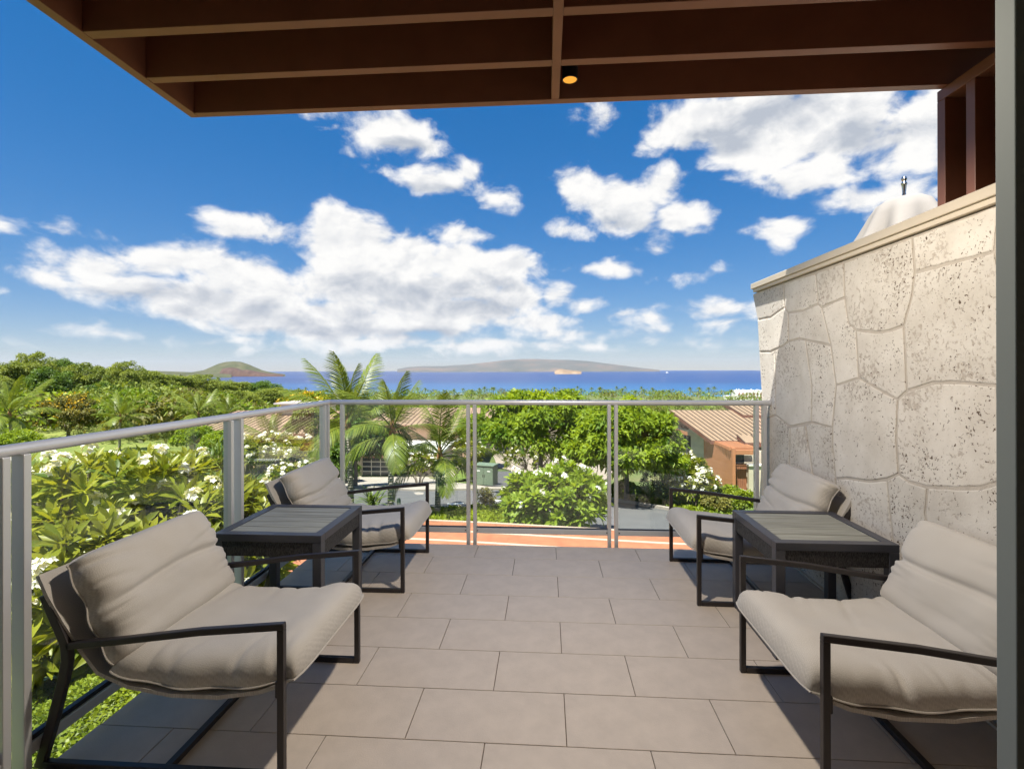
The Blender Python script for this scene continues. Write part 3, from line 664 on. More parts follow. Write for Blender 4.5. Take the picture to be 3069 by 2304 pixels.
def lounge_chair(label, loc, rotz, seed, wd=.715):
    root = thing('lounge_chair', label, 'armchair', loc, rotz, 'lounge chairs on the balcony')
    hw = wd / 2; B = .024
    # local x runs back from the front legs (0) to the rear (0.9)
    for s in (-1, 1):
        y = s * (hw - B / 2)
        MB().sweep([(B / 2, y, .0), (B / 2, y, .5135)], B, B).build('leg', 'charcoal', root, .003)
        MB().sweep([(.0, y, .5255), (.30, y, .497), (.60, y, .455), (.792, y, .432)], B, .024).build('armrest', 'charcoal', root, .004)
        MB().sweep([(.895, y, .0), (.85, y, .15), (.806, y, .31), (.792, y, .38), (.795, y, .435), (.815, y, .48), (.855, y, .565), (.875, y, .61)], B, .034).build('leg', 'charcoal', root, .004)
        MB().sweep([(.0245, y, .0125), (.884, y, .0125)], B, .025).build('runner', 'charcoal', root, .003)
        MB().sweep([(.022, y - s * .012, .335), (.022, y - s * .012, .275)], .03, .03).build('bracket', 'charcoal', root, .006)
    MB().sweep([(.43, -hw + B, .0115), (.43, hw - B, .0115)], .026, .022, side=(1, 0, 0)).build('crossbar', 'charcoal', root, .002)
    MB().tube([(.03, -hw + .025, .305), (.03, hw - .025, .305)], .012, 12).build('seat_rail', 'charcoal', root, smooth=True)
    # sling: one cloth hung from front rail to back top
    prof = [(.012, .325), (.03, .318), (.10, .292), (.25, .268), (.42, .268), (.58, .292), (.69, .335), (.745, .40), (.80, .51), (.85, .61), (.884, .683)]
    NV = 12; V, F, UV = [], [], []
    for side in (0, 1):
        for k, (x, z) in enumerate(prof):
            a = Vector(prof[max(k - 1, 0)]); b = Vector(prof[min(k + 1, len(prof) - 1)]); t = (b - a).normalized(); nx, nz = t.y, -t.x
            for j in range(NV + 1):
                v = j / NV; ww = wd - .05 if k < 8 else wd - .05 + .056 * min(1, (k - 7) / 1.5)
                sag = .012 * (1 - (2 * v - 1) ** 2) * (1 if k < 7 else .6)
                V.append((x + nx * (.014 * side + sag), (v - .5) * ww, z + nz * (.014 * side + sag))); UV.append((k * .09, v * ww))
    n1 = (NV + 1); half_n = len(prof) * n1
    for k in range(len(prof) - 1):
        for j in range(NV):
            a = k * n1 + j; F.append((a, a + 1, a + n1 + 1, a + n1)); b = a + half_n; F.append((b, b + n1, b + n1 + 1, b + 1))
        for j in (0, NV):
            a = k * n1 + j; b = a + half_n; F.append((a, a + n1, b + n1, b) if j == 0 else (a, b, b + n1, a + n1))
    for j in range(NV):
        for k in (0, len(prof) - 1):
            a = k * n1 + j; b = a + half_n; F.append((a, b, b + 1, a + 1) if k == 0 else (a, a + 1, b + 1, b))
    me = bpy.data.meshes.new('sling'); me.from_pydata(V, [], F); me.update(); me.materials.append(MATS['fabric']); me.polygons.foreach_set('use_smooth', [True] * len(me.polygons)); me.set_sharp_from_angle(angle=rad(50))
    uvl = me.uv_layers.new(name='uv'); uvl.data.foreach_set('uv', [c for lp in me.loops for c in UV[lp.vertex_index]])
    bmn = bmesh.new(); bmn.from_mesh(me); bmesh.ops.recalc_face_normals(bmn, faces=bmn.faces); bmn.to_mesh(me); bmn.free()
    link(bpy.data.objects.new('sling', me), root)
    cushion('seat_cushion', [(-.04, .335), (.03, .322), (.12, .303), (.26, .290), (.42, .290), (.57, .312), (.665, .345)], lambda u: .112 - .03 * u, wd - .055, seed, root)
    cushion('back_cushion', [(.625, .345), (.685, .42), (.725, .51), (.765, .605), (.825, .715)], lambda u: .108 - .03 * abs(u - .4), wd - .06, seed + 9, root, fold_at=.56)
    return root
# left pair faces right (+x): local x must run towards -X -> turn by 180 degrees
lounge_chair('beige cushioned lounge chair in the left foreground, back to the glass railing', (-.893, 2.012, 0), math.pi, 3)
lounge_chair('far left beige lounge chair in the railing corner beside the palms', (-.893, 3.458, 0), math.pi + .01, 11)
lounge_chair('beige lounge chair in the right foreground against the stone wall', (.893, 2.05, 0), 0, 23)
lounge_chair('far right beige lounge chair where railing meets stone wall', (.893, 3.398, 0), -.008, 31)

# ------------------------------------------------------------------ side tables
def rope_material():
    m = material('black_rope', (.02, .018, .018), .7); nt = m.node_tree; b = nt.nodes['Principled BSDF']
    t = nt.nodes.new('ShaderNodeTexCoord'); n = nt.nodes.new('ShaderNodeTexNoise'); n.inputs['Scale'].default_value = 70; n.inputs['Detail'].default_value = 3
    mp = nt.nodes.new('ShaderNodeMapping'); mp.inputs['Scale'].default_value = (6, 6, 1.2); nt.links.new(t.outputs['Object'], mp.inputs[0]); nt.links.new(mp.outputs[0], n.inputs['Vector'])
    r = nt.nodes.new('ShaderNodeValToRGB'); r.color_ramp.elements[0].position = .42; r.color_ramp.elements[1].position = .6; r.color_ramp.elements[0].color = (.008, .007, .007, 1); r.color_ramp.elements[1].color = (.06, .055, .055, 1)
    nt.links.new(n.outputs['Fac'], r.inputs[0]); nt.links.new(r.outputs[0], b.inputs['Base Color'])
    bp = nt.nodes.new('ShaderNodeBump'); bp.inputs['Strength'].default_value = .8; bp.inputs['Distance'].default_value = .004; nt.links.new(n.outputs['Fac'], bp.inputs['Height']); nt.links.new(bp.outputs[0], b.inputs['Normal'])
rope_material()
def side_table(label, x0, y0, mirror):
    S, H = .568, .565
    root = thing('side_table', label, 'side table', (x0 + S / 2, y0 + S / 2, 0), 0, 'side tables between the lounge chairs')
    h = S / 2; w = .05
    fr = MB()
    for a in (-1, 1):
        box('frame_bar', 'slate_metal', root, -h, h, a * h - (w if a > 0 else 0), a * h + (w if a < 0 else 0), H - .038, H, .002)
        box('frame_bar', 'slate_metal', root, a * h - (w if a > 0 else 0) + .0005, a * h + (w if a < 0 else 0) - .0005, -h + w + .0005, h - w - .0005, H - .038, H - .0004, .002)
        for b in (-1, 1):
            box('leg', 'slate_metal', root, a * h - (.046 if a > 0 else 0), a * h + (.046 if a < 0 else 0), b * h - (.046 if b > 0 else 0), b * h + (.046 if b < 0 else 0), 0, H - .0385, .003)
        box('foot_rail', 'slate_metal', root, a * h - (.044 if a > 0 else -.002), a * h + (.044 if a < 0 else -.002), -h + .0465, h - .0465, .001, .038, .002)
        box('woven_apron', 'black_rope', root, -h + .047, h - .047, a * (h - .008) - .004, a * (h - .008) + .004, H - .112, H - .039)
        box('woven_apron', 'black_rope', root, a * (h - .008) - .004, a * (h - .008) + .004, -h + .047, h - .047, H - .112, H - .039)
    n = 5; sw = (S - 2 * w) / n
    for k in range(n):
        box('slat', 'grey_slat', root, -h + w + .001, h - w - .001, -h + w + k * sw + .0028, -h + w + (k + 1) * sw - .0028, H - .022, H - .004, .0015)
    box('tray', 'black', root, -h + w - .004, h - w + .004, -h + w - .004, h - w + .004, H - .034, H - .0235)
    return root
side_table('dark grey slatted side table by the left glass railing', -1.70, 2.465, 1)
side_table('dark grey slatted side table against the stone wall', 1.10, 2.50, -1)

# ------------------------------------------------------------------ terrain, sea, islands
SEA = -60.0
PROF_C = [(0, -2.1), (4, -2.2), (10, -3.6), (16, -4.5), (25, -5.7), (43, -8.4), (54, -10.2), (75, -11.2), (120, -14.5), (300, -27), (600, -43), (1180, -58.5), (1260, -62), (2500, -75), (9000, -120)]
PROF_L = [(0, -1.05), (4.2, -1.1), (5.5, -1.3), (7.5, -2.1), (10, -3.0), (16, -3.6), (25, -4.6), (43, -6.2), (54, -7.0), (75, -7.6), (120, -8.0), (300, -10), (600, -15), (1200, -30), (2500, -50), (4200, -59), (4600, -62), (9000, -120)]
def _ip(prof, d): return float(np.interp(d, [p[0] for p in prof], [p[1] for p in prof]))
def smooth(a, b, x):
    t = min(1, max(0, (x - a) / (b - a))); return t * t * (3 - 2 * t)
def ground(x, y):
    d = math.hypot(x, y); yy = max(y, .3); az = x / yy
    s = smooth(-.42, -.85, az) if True else 0
    if y < 1: s = 1 if x < 0 else 0
    z = _ip(PROF_C, d) * (1 - s) + _ip(PROF_L, d) * s
    return z + .25 * math.sin(x * .05) * smooth(60, 140, d)
def hit_ground(px, py, lift=0.0):
    """where the line of sight to that point meets the slope"""
    d = direction(px, py); lo, hi = 1.0, 3000.0
    for k in range(60):
        m = (lo * hi) ** .5; p = Vector((0, 0, CAMZ)) + d * m
        if p.z > ground(p.x, p.y) + lift: lo = m
        else: hi = m
    p = Vector((0, 0, CAMZ)) + d * lo
    return Vector((p.x, p.y, ground(p.x, p.y)))

def ground_material():
    m = material('earth', (.10, .12, .035), .95); nt = m.node_tree; b = nt.nodes['Principled BSDF']; L = nt.links
    t = nt.nodes.new('ShaderNodeTexCoord')
    def noise(s, d):
        n = nt.nodes.new('ShaderNodeTexNoise'); n.inputs['Scale'].default_value = s; n.inputs['Detail'].default_value = d; L.new(t.outputs['Object'], n.inputs['Vector']); return n.outputs['Fac']
    r = nt.nodes.new('ShaderNodeValToRGB'); cr = r.color_ramp
    cr.elements[0].position = .3; cr.elements[0].color = (.055, .085, .02, 1); cr.elements[1].position = .72; cr.elements[1].color = (.19, .17, .075, 1)
    e = cr.elements.new(.52); e.color = (.10, .135, .03, 1)
    L.new(noise(.12, 8), r.inputs[0])
    r2 = nt.nodes.new('ShaderNodeMapRange'); r2.inputs[3].default_value = .7; r2.inputs[4].default_value = 1.25; L.new(noise(3.5, 6), r2.inputs[0])
    mx = nt.nodes.new('ShaderNodeMix'); mx.data_type = 'RGBA'; mx.blend_type = 'MULTIPLY'; mx.inputs['Factor'].default_value = 1; L.new(r.outputs[0], mx.inputs['A']); L.new(r2.outputs[0], mx.inputs['B']); L.new(mx.outputs['Result'], b.inputs['Base Color'])
    bp = nt.nodes.new('ShaderNodeBump'); bp.inputs['Distance'].default_value = .3; bp.inputs['Strength'].default_value = .5; L.new(noise(2.2, 6), bp.inputs['Height']); L.new(bp.outputs[0], b.inputs['Normal'])
ground_material()
NA, ND = 150, 190
azs = np.linspace(rad(-100), rad(88), NA); ds = np.concatenate([[0.0], np.geomspace(1.2, 5200, ND - 1)])
V = np.array([[math.sin(a) * d, math.cos(a) * d, ground(math.sin(a) * d, math.cos(a) * d) - (.0 if d > 3 else .05)] for d in ds for a in azs])
F = np.array([[i * NA + j, i * NA + j + 1, (i + 1) * NA + j + 1, (i + 1) * NA + j] for i in range(ND - 1) for j in range(NA - 1)])[:, ::-1]
terrain = bpy.data.objects.new('terrain', np_mesh('terrain', V, F, 'earth', smooth=True)); link(terrain); tag(terrain, kind='structure')

def sea_material():
    m = material('sea_water', (.012, .06, .20), .3, spec=.12); nt = m.node_tree; b = nt.nodes['Principled BSDF']; L = nt.links
    t = nt.nodes.new('ShaderNodeTexCoord'); sp = nt.nodes.new('ShaderNodeSeparateXYZ'); L.new(t.outputs['Object'], sp.inputs[0])
    ln = nt.nodes.new('ShaderNodeVectorMath'); ln.operation = 'LENGTH'; L.new(t.outputs['Object'], ln.inputs[0])
    def noise(s, d, st=(1, 1, 1)):
        mp = nt.nodes.new('ShaderNodeMapping'); mp.inputs['Scale'].default_value = st; L.new(t.outputs['Object'], mp.inputs[0])
        n = nt.nodes.new('ShaderNodeTexNoise'); n.inputs['Scale'].default_value = s; n.inputs['Detail'].default_value = d; L.new(mp.outputs[0], n.inputs['Vector']); return n.outputs['Fac']
    # shallow water over sand near the shore is green-blue
    ad = nt.nodes.new('ShaderNodeMath'); ad.operation = 'MULTIPLY_ADD'; ad.inputs[1].default_value = 900; L.new(noise(.0012, 3, (.25, 1, 1)), ad.inputs[0]); L.new(ln.outputs['Value'], ad.inputs[2])
    mr = nt.nodes.new('ShaderNodeMapRange'); mr.inputs[1].default_value = 1500; mr.inputs[2].default_value = 3400; L.new(ad.outputs[0], mr.inputs[0])
    r = nt.nodes.new('ShaderNodeValToRGB'); cr = r.color_ramp
    cr.elements[0].color = (.035, .20, .26, 1); cr.elements[1].color = (.005, .035, .15, 1); e = cr.elements.new(.35); e.color = (.010, .075, .20, 1); L.new(mr.outputs[0], r.inputs[0])
    band = nt.nodes.new('ShaderNodeMapRange'); band.inputs[1].default_value = .35; band.inputs[2].default_value = .65; band.inputs[3].default_value = .75; band.inputs[4].default_value = 1.2; L.new(noise(.0009, 4, (.12, 1, 1)), band.inputs[0])
    mx = nt.nodes.new('ShaderNodeMix'); mx.data_type = 'RGBA'; mx.blend_type = 'MULTIPLY'; mx.inputs['Factor'].default_value = 1; L.new(r.outputs[0], mx.inputs['A']); L.new(band.outputs[0], mx.inputs['B'])
    wc = nt.nodes.new('ShaderNodeMapRange'); wc.inputs[1].default_value = .735; wc.inputs[2].default_value = .75; L.new(noise(.03, 2, (.35, .8, 1)), wc.inputs[0])
    m2 = nt.nodes.new('ShaderNodeMix'); m2.data_type = 'RGBA'; L.new(wc.outputs[0], m2.inputs['Factor']); L.new(mx.outputs['Result'], m2.inputs['A']); m2.inputs['B'].default_value = (.75, .8, .85, 1)
    L.new(m2.outputs['Result'], b.inputs['Base Color'])
    bp = nt.nodes.new('ShaderNodeBump'); bp.inputs['Strength'].default_value = .9; bp.inputs['Distance'].default_value = 1.2; L.new(noise(.11, 5, (.6, 1, 1)), bp.inputs['Height']); L.new(bp.outputs[0], b.inputs['Normal'])
sea_material()
SR = 21000
sv = [(0, 0, 0)] + [(SR * math.sin(a), SR * math.cos(a), 0) for a in np.linspace(rad(-100), rad(95), 120)]
mb = MB(); mb.v = sv; mb.f = [(0, k + 1, k) for k in range(1, 120)]
sea = mb.build('sea', 'sea_water'); sea.location = (0, 0, SEA); tag(sea, kind='structure')

def island(name, profile, dist, depth, mat, kind='structure', seed=1, base=-64, NX=90, NYY=26, rough=1.0):
    """land mass with a measured skyline: profile of (px, py) along the top, at the given distance"""
    xs = [p[0] for p in profile]; ys = [p[1] for p in profile]; V, F = [], []
    for j in range(NYY + 1):
        q = j / NYY; yy = dist + (q - .5) * depth
        for i in range(NX + 1):
            px = xs[0] + (xs[-1] - xs[0]) * i / NX; py = float(np.interp(px, xs, ys))
            c = at(px, py, dist); top = c.z; e = math.sin(math.pi * q) ** .8
            nz = mnoise.fractal(Vector((i * .13 * rough, j * .22 * rough, seed)), 1, 2, 5) * .22 + mnoise.noise(Vector((i * .5, j * .6, seed))) * .05
            hgt = max(0, (top - SEA)); z = base + (hgt + 4) * e * (1 + nz * (1 - e) * 2.2)
            V.append((at(px, HORIZON, yy).x, yy, z))
    for j in range(NYY):
        for i in range(NX):
            a = j * (NX + 1) + i; F.append((a, a + 1, a + NX + 2, a + NX + 1))
    o = bpy.data.objects.new(name, np_mesh(name, np.array(V), np.array(F), mat, smooth=True)); link(o); tag(o, kind=kind); return o
def hill_material(name, cols, scale, p=(.3, .5, .7)):
    m = material(name, cols[0], .95, spec=.1); nt = m.node_tree; b = nt.nodes['Principled BSDF']
    t = nt.nodes.new('ShaderNodeTexCoord'); n = nt.nodes.new('ShaderNodeTexNoise'); n.inputs['Scale'].default_value = scale; n.inputs['Detail'].default_value = 8; n.inputs['Roughness'].default_value = .65; nt.links.new(t.outputs['Object'], n.inputs['Vector'])
    r = nt.nodes.new('ShaderNodeValToRGB'); cr = r.color_ramp; cr.elements[0].position = p[0]; cr.elements[0].color = (*cols[0], 1); cr.elements[1].position = p[2]; cr.elements[1].color = (*cols[2], 1); e = cr.elements.new(p[1]); e.color = (*cols[1], 1)
    nt.links.new(n.outputs['Fac'], r.inputs[0]); nt.links.new(r.outputs[0], b.inputs['Base Color'])
    return m
hill_material('island_soil', [(.065, .075, .07), (.10, .10, .09), (.19, .135, .105)], .0009)
hill_material('cinder_green', [(.045, .055, .022), (.075, .08, .035), (.11, .095, .055)], .012)
hill_material('cinder_red', [(.05, .03, .024), (.085, .05, .036), (.13, .085, .065)], .02)
hill_material('crater_soil', [(.10, .07, .05), (.24, .17, .11), (.36, .28, .19)], .006)
island('far_island', [(858, 797), (880, 793), (910, 791), (960, 790.5), (1000, 788), (1050, 783), (1090, 778), (1130, 775.5), (1165, 775.5), (1200, 777), (1230, 777.5), (1270, 780), (1310, 785), (1350, 790), (1390, 795), (1425, 799)], 14500, 5200, 'island_soil', seed=3)
island('islet', [(1198, 802), (1206, 798), (1212, 797), (1222, 799), (1235, 800), (1248, 801.5), (1256, 802.4)], 6500, 350, 'crater_soil', seed=8, NX=40, NYY=12, base=-61)
island('cinder_hill', [(405, 806), (440, 800), (456, 793), (472, 786), (488, 782.2), (505, 781), (520, 782), (536, 787), (552, 794), (566, 800), (580, 803.5), (600, 807), (616, 809)], 5000, 900, 'cinder_green', seed=5, NX=70, NYY=24, base=-61)
island('cinder_cliff', [(474, 806), (480, 797), (490, 795), (502, 794), (514, 796.5), (524, 800), (534, 799), (546, 801), (560, 804), (580, 807), (612, 809.5)], 4640, 330, 'cinder_red', seed=9, NX=50, NYY=14, base=-61, rough=3)
island('low_coast', [(180, 796), (260, 800), (330, 801.5), (400, 804), (450, 806), (500, 809)], 4300, 900, 'cinder_green', seed=13, NX=60, NYY=10, base=-61, rough=4)

# ------------------------------------------------------------------ street, drive, path
material('asphalt', (.115, .113, .115), .9, var=.10, vscale=.9, bump=.2, bscale=40, detail=8)
material('asphalt_dark', (.085, .083, .09), .9, var=.12, vscale=1.4)
material('concrete', (.36, .315, .27), .9, var=.09, vscale=1.3, detail=8)
material('drive_stone', (.33, .27, .22), .9, var=.12, vscale=2.5)
material('road_paint', (.78, .77, .74), .8)
material('lawn', (.16, .21, .035), .95, col2=(.10, .16, .02), vscale=3, bump=.6, bscale=30)
material('fairway', (.21, .23, .05), .95, col2=(.14, .185, .03), vscale=.5)
material('clay_paving', (.34, .13, .06), .8, var=.16, vscale=2.4, bump=.2, bscale=50)
material('cream_kerb', (.45, .34, .25), .85, var=.05)

def drape(name, pts, mat, off, kind='structure', parent=None, pixel=True, cuts=5):
    P = [hit_ground(*p) if pixel else Vector((p[0], p[1], 0)) for p in pts]
    bm = bmesh.new(); vs_ = [bm.verts.new((p.x, p.y, 0)) for p in P]; bm.faces.new(vs_)
    bmesh.ops.triangulate(bm, faces=bm.faces[:])
    for k in range(cuts):
        le = [e for e in bm.edges if e.calc_length() > 1.2]
        if not le: break
        bmesh.ops.subdivide_edges(bm, edges=le, cuts=1); bmesh.ops.triangulate(bm, faces=bm.faces[:])
    for v in bm.verts: v.co.z = ground(v.co.x, v.co.y) + off
    bmesh.ops.recalc_face_normals(bm, faces=bm.faces)
    if sum(f.normal.z for f in bm.faces) < 0: bmesh.ops.reverse_faces(bm, faces=bm.faces)
    me = bpy.data.meshes.new(name); bm.to_mesh(me); bm.free(); me.materials.append(MATS[mat])
    o = bpy.data.objects.new(name, me); link(o, parent); tag(o, kind=kind); return o
drape('road', [(620, 1054), (783, 1057), (901, 1063), (1000, 1061), (1104, 1060), (1190, 1064), (1262, 1073), (1333, 1086), (1441, 1104), (1540, 1122), (1700, 1152), (1720, 1260), (1400, 1190), (1300, 1160), (1240, 1140), (1180, 1118), (1083, 1099), (950, 1102), (870, 1106), (700, 1112), (560, 1110)], 'asphalt', .07)
drape('driveway', [(700, 1031), (785, 1032), (925, 1032), (950, 1040), (1000, 1046), (1040, 1052), (1106, 1057), (1000, 1058.5), (901, 1060.5), (783, 1054.5), (640, 1052)], 'concrete', .10)
drape('drive_court', [(1062, 977), (1200, 977), (1260, 1000), (1330, 1010), (1300, 1040), (1190, 1045), (1120, 1022), (1075, 1010)], 'drive_stone', .09)
drape('gravel_pad', [(1000, 1036), (1030, 1020), (1110, 1020), (1150, 1030), (1106, 1055.5), (1040, 1051)], 'asphalt_dark', .12)
drape('garden_path', [(1006, 983), (1018, 985), (972, 1036), (940, 1034)], 'drive_stone', .14)
drape('lawn', [(1012, 1000), (1035, 1010), (1030, 1024), (1000, 1040), (955, 1043), (975, 1035)], 'lawn', .15)
drape('golf_lawn', [(60, 925), (180, 918), (330, 912), (440, 930), (480, 948), (470, 975), (330, 1000), (180, 1010), (60, 1000)], 'fairway', .06)
drape('kerb_verge', [(860, 1108), (955, 1102.5), (1083, 1099.5), (1175, 1119), (1235, 1142), (1290, 1160), (1150, 1160), (1000, 1150), (880, 1135)], 'lawn', .09)
drape('verge', [(1250, 1070), (1333, 1084), (1445, 1103), (1560, 1124), (1720, 1150), (1720, 1085), (1560, 1062), (1440, 1055), (1300, 1050)], 'lawn', .09)
def kerb(name, pts, mat='concrete', w=.18, h=.16, parent=None):
    P = []
    for k in range(len(pts) - 1):
        a, b = hit_ground(*pts[k]), hit_ground(*pts[k + 1]); n = max(1, int((b - a).length / 1.5))
        for q in range(n): P.append(a.lerp(b, q / n))
    P.append(hit_ground(*pts[-1])); mb = MB(); n = len(P)
    for k, p in enumerate(P):
        t = (P[min(k + 1, n - 1)] - P[max(k - 1, 0)]); t.z = 0; t.normalize(); s = Vector((-t.y, t.x, 0)) * w / 2; z = ground(p.x, p.y)
        for sg, zz in ((-1, -.1), (1, -.1), (1, h), (-1, h)): mb.v.append((p.x + s.x * sg, p.y + s.y * sg, z + zz + .06))
    for k in range(n - 1):
        for j in range(4): mb.f.append((4 * k + j, 4 * k + (j + 1) % 4, 4 * k + 4 + (j + 1) % 4, 4 * k + 4 + j))
    mb.f += [(3, 2, 1, 0), tuple(4 * (n - 1) + j for j in range(4))]
    o = mb.build(name, mat); tag(o, kind='structure'); return o
kerb('kerb_far', [(640, 1053), (783, 1056), (901, 1062), (1000, 1060), (1104, 1059)], w=.45)
kerb('kerb_near', [(700, 1112), (870, 1106), (950, 1102), (1083, 1099), (1180, 1119), (1240, 1141)], w=.3)
kerb('kerb_right', [(1262, 1072), (1333, 1085), (1441, 1103.5), (1540, 1122), (1700, 1151)], w=.25)
# painted marks on the road
for nm, pts in (('road_marking', [(1048, 1084), (1085, 1080), (1086, 1082), (1050, 1086)]), ('road_marking', [(1084, 1080), (1087, 1081), (1062, 1089.5), (1059, 1088.5)]), ('manhole_patch', [(893, 1066), (903, 1064.8), (916, 1066), (914, 1070), (900, 1071)])):
    drape(nm, pts, 'road_paint' if nm == 'road_marking' else 'concrete', .078)
for pts in ([(965, 1090), (1000, 1088), (1003, 1090.5), (968, 1093)], [(962, 1095), (990, 1093), (1000, 1095), (962, 1099)]):
    drape('road_marking', pts, 'road_paint', .078)

# curved clay-paved terrace with pale kerbs, below the balcony
PZ = -3.2
outer = []
for px, py in ((430, 1036), (500, 1056), (560, 1070), (640, 1088), (760, 1112), (900, 1122), (1009, 1126), (1155, 1134), (1310, 1143), (1480, 1152), (1700, 1160), (1950, 1166)):
    d = direction(px, py); t = (PZ - CAMZ) / d.z; outer.append((d.x * t, d.y * t))
pl = []
for k in range(len(outer) - 1):
    for q in range(4): pl.append(Vector((outer[k][0] + (outer[k + 1][0] - outer[k][0]) * q / 4, outer[k][1] + (outer[k + 1][1] - outer[k][1]) * q / 4)))
for it in range(4): pl = [pl[0]] + [(pl[k - 1] + pl[k] * 2 + pl[k + 1]) / 4 for k in range(1, len(pl) - 1)] + [pl[-1]]
nrm = []
for k in range(len(pl)):
    t = (pl[min(k + 1, len(pl) - 1)] - pl[max(k - 1, 0)]).normalized(); nrm.append(Vector((t.y, -t.x)))
terrace = thing('paved_terrace', 'curved orange clay terrace with cream kerb lines below the balcony', 'terrace', (0, 12, PZ - .5))
def ring(name, a, b, z0, z1, mat, k0=0, k1=None):
    k1 = len(pl) - 1 if k1 is None else k1; mb = MB()
    for k in range(k0, k1 + 1):
        A = pl[k] + nrm[k] * a; B_ = pl[k] + nrm[k] * b
        mb.v += [(A.x, A.y, z0), (B_.x, B_.y, z0), (B_.x, B_.y, z1), (A.x, A.y, z1)]
    n = k1 - k0 + 1
    for k in range(n - 1):
        for j in range(4): mb.f.append((4 * k + j, 4 * k + 4 + j, 4 * k + 4 + (j + 1) % 4, 4 * k + (j + 1) % 4))
    mb.f += [(0, 1, 2, 3), tuple(4 * (n - 1) + j for j in (3, 2, 1, 0))]
    o = mb.build(name, mat); o.parent = terrace; o.matrix_parent_inverse = Matrix.Translation((0, -12, .5 - PZ)); return o
edges = [0, 1.05, 2.0, 2.95, 3.9, 4.85]
for k in range(5):
    zt = PZ - .02 + .05 * k
    ring('kerb_strip', edges[k] - .1, edges[k] + .02, PZ - 1.6, zt + .012, 'cream_kerb')
    step = 3
    for q in range(0, len(pl) - 1 - step, step):                 # single courses of paving along the band
        ring('paving_slab', edges[k] + .024, edges[k + 1] - .104, PZ - 1.2, zt - (.003 if (q // step) % 2 else 0), 'clay_paving', q, q + step)

# ------------------------------------------------------------------ houses
material('stucco_peach', (.56, .36, .25), .9, var=.05, vscale=1.5)
material('stucco_cream', (.60, .52, .40), .9, var=.05, vscale=1.5)
material('stucco_white', (.80, .78, .74), .9)
material('stucco_rust', (.50, .21, .10), .9, var=.05, vscale=1.2)
material('roof_brown', (.30, .20, .13), .7, var=.06, vscale=.8)
material('seam_brown', (.10, .065, .045), .7)
material('fascia_brown', (.20, .085, .055), .7)
material('window_dark', (.03, .04, .045), .12)
material('frame_pale', (.62, .58, .50), .6)
material('wood_red', (.33, .13, .07), .7, var=.15, vscale=4, stretch=(6, 6, .6))
material('hotel_white', (.86, .85, .83), .9)
material('hotel_brown', (.30, .17, .11), .9)  # even brown of the arched windows
material('roof_grey', (.42, .38, .36), .8)
def house_part(root, mb, name, mat, bevel=0):
    o = mb.build(name, mat, None, bevel); o.parent = root; o.matrix_parent_inverse = Matrix.Translation(-root.location); return o
def shed_roof(root, nl, nr, fr_, fl, th, n_seam, mat='roof_brown'):
    """sloping metal roof from near-left, near-right, far-right, far-left corners with standing seams"""
    nl, nr, fr_, fl = (Vector(p) for p in (nl, nr, fr_, fl))
    r = house_part(root, MB().prism([nl, nr, fr_, fl], (0, 0, -th)), 'roof', mat)
    for k in range(n_seam + 1):
        t = k / n_seam; a, b = nl.lerp(nr, t), fl.lerp(fr_, t)
        s = MB().sweep([a + Vector((0, 0, .03)), b + Vector((0, 0, .03))], .06, .06, side=(1, 0, 0)).build('seam', 'seam_brown'); s.parent = r
    for a, b, nm in ((nl, nr, 'fascia'), (nl, fl, 'fascia')):
        s = MB().prism([a + Vector((-.03, -.03, .02)), b + Vector((-.03, -.03, .02)), b + Vector((-.03, -.03, -.3)), a + Vector((-.03, -.03, -.3))], (.025, .025, 0)).build(nm, 'fascia_brown'); s.parent = r
    return r
def garage_door(root, x0, x1, z0, z1, y, cols, rows):
    d = house_part(root, MB().box(x0, x1, y - .02, y + .04, z0, z1), 'garage_door', 'frame_pale'); g = .05
    cw, rh = (x1 - x0) / cols, (z1 - z0) / rows
    for i in range(cols):
        for j in range(rows):
            p = MB().box(x0 + i * cw + g, x0 + (i + 1) * cw - g, y - .035, y - .021, z0 + j * rh + g, z0 + (j + 1) * rh - g).build('pane', 'window_dark'); p.parent = d
# house across the street
G0 = ground(-17, 54) + .05
hg = thing('garage_house', 'peach stucco house with gridded garage door and white lower roof', 'house', (-17, 54, G0))
GX0, GX1, GY, GT = -21.6, -12.2, 54.0, -7.75
for nm, a in (('wall', (GX0, -20.2, GY, GY + .3, G0 - .6, GT - .3)), ('wall', (-15.0, GX1, GY, GY + .3, G0 - .6, GT - .3)), ('wall', (GX0, GX0 + .3, GY + .31, GY + 11, G0 - .6, GT - .3)), ('wall', (GX1 - .3, GX1, GY + .31, GY + 11, G0 - .6, GT - .3)), ('lintel', (-20.19, -15.01, GY, GY + .3, G0 + 2.15, GT - .3))):
    house_part(hg, MB().box(*a), nm, 'stucco_cream')
garage_door(hg, -20.15, -15.05, G0, G0 + 2.12, GY + .12, 5, 4)
house_part(hg, MB().box(GX0 - .5, GX1 + .6, GY - .7, GY + 10.6, GT - .28, GT), 'lower_roof', 'stucco_white')
house_part(hg, MB().box(GX0 - .55, GX1 + .65, GY - .78, GY - .71, GT - .34, GT + .03), 'fascia', 'fascia_brown')
house_part(hg, MB().box(-21.5, -9.5, GY + 10.65, GY + 11, GT - 2.5, -5.95), 'upper_wall', 'stucco_peach')
house_part(hg, MB().box(-20.9, -20.1, GY + 10.5, GY + 10.64, -7.1, -6.4), 'window', 'window_dark')
shed_roof(hg, (-23.5, GY + 9.6, -5.75), (-8.5, GY + 9.6, -5.75), (-9.5, GY + 19, -4.2), (-22.5, GY + 19, -4.2), .25, 22)
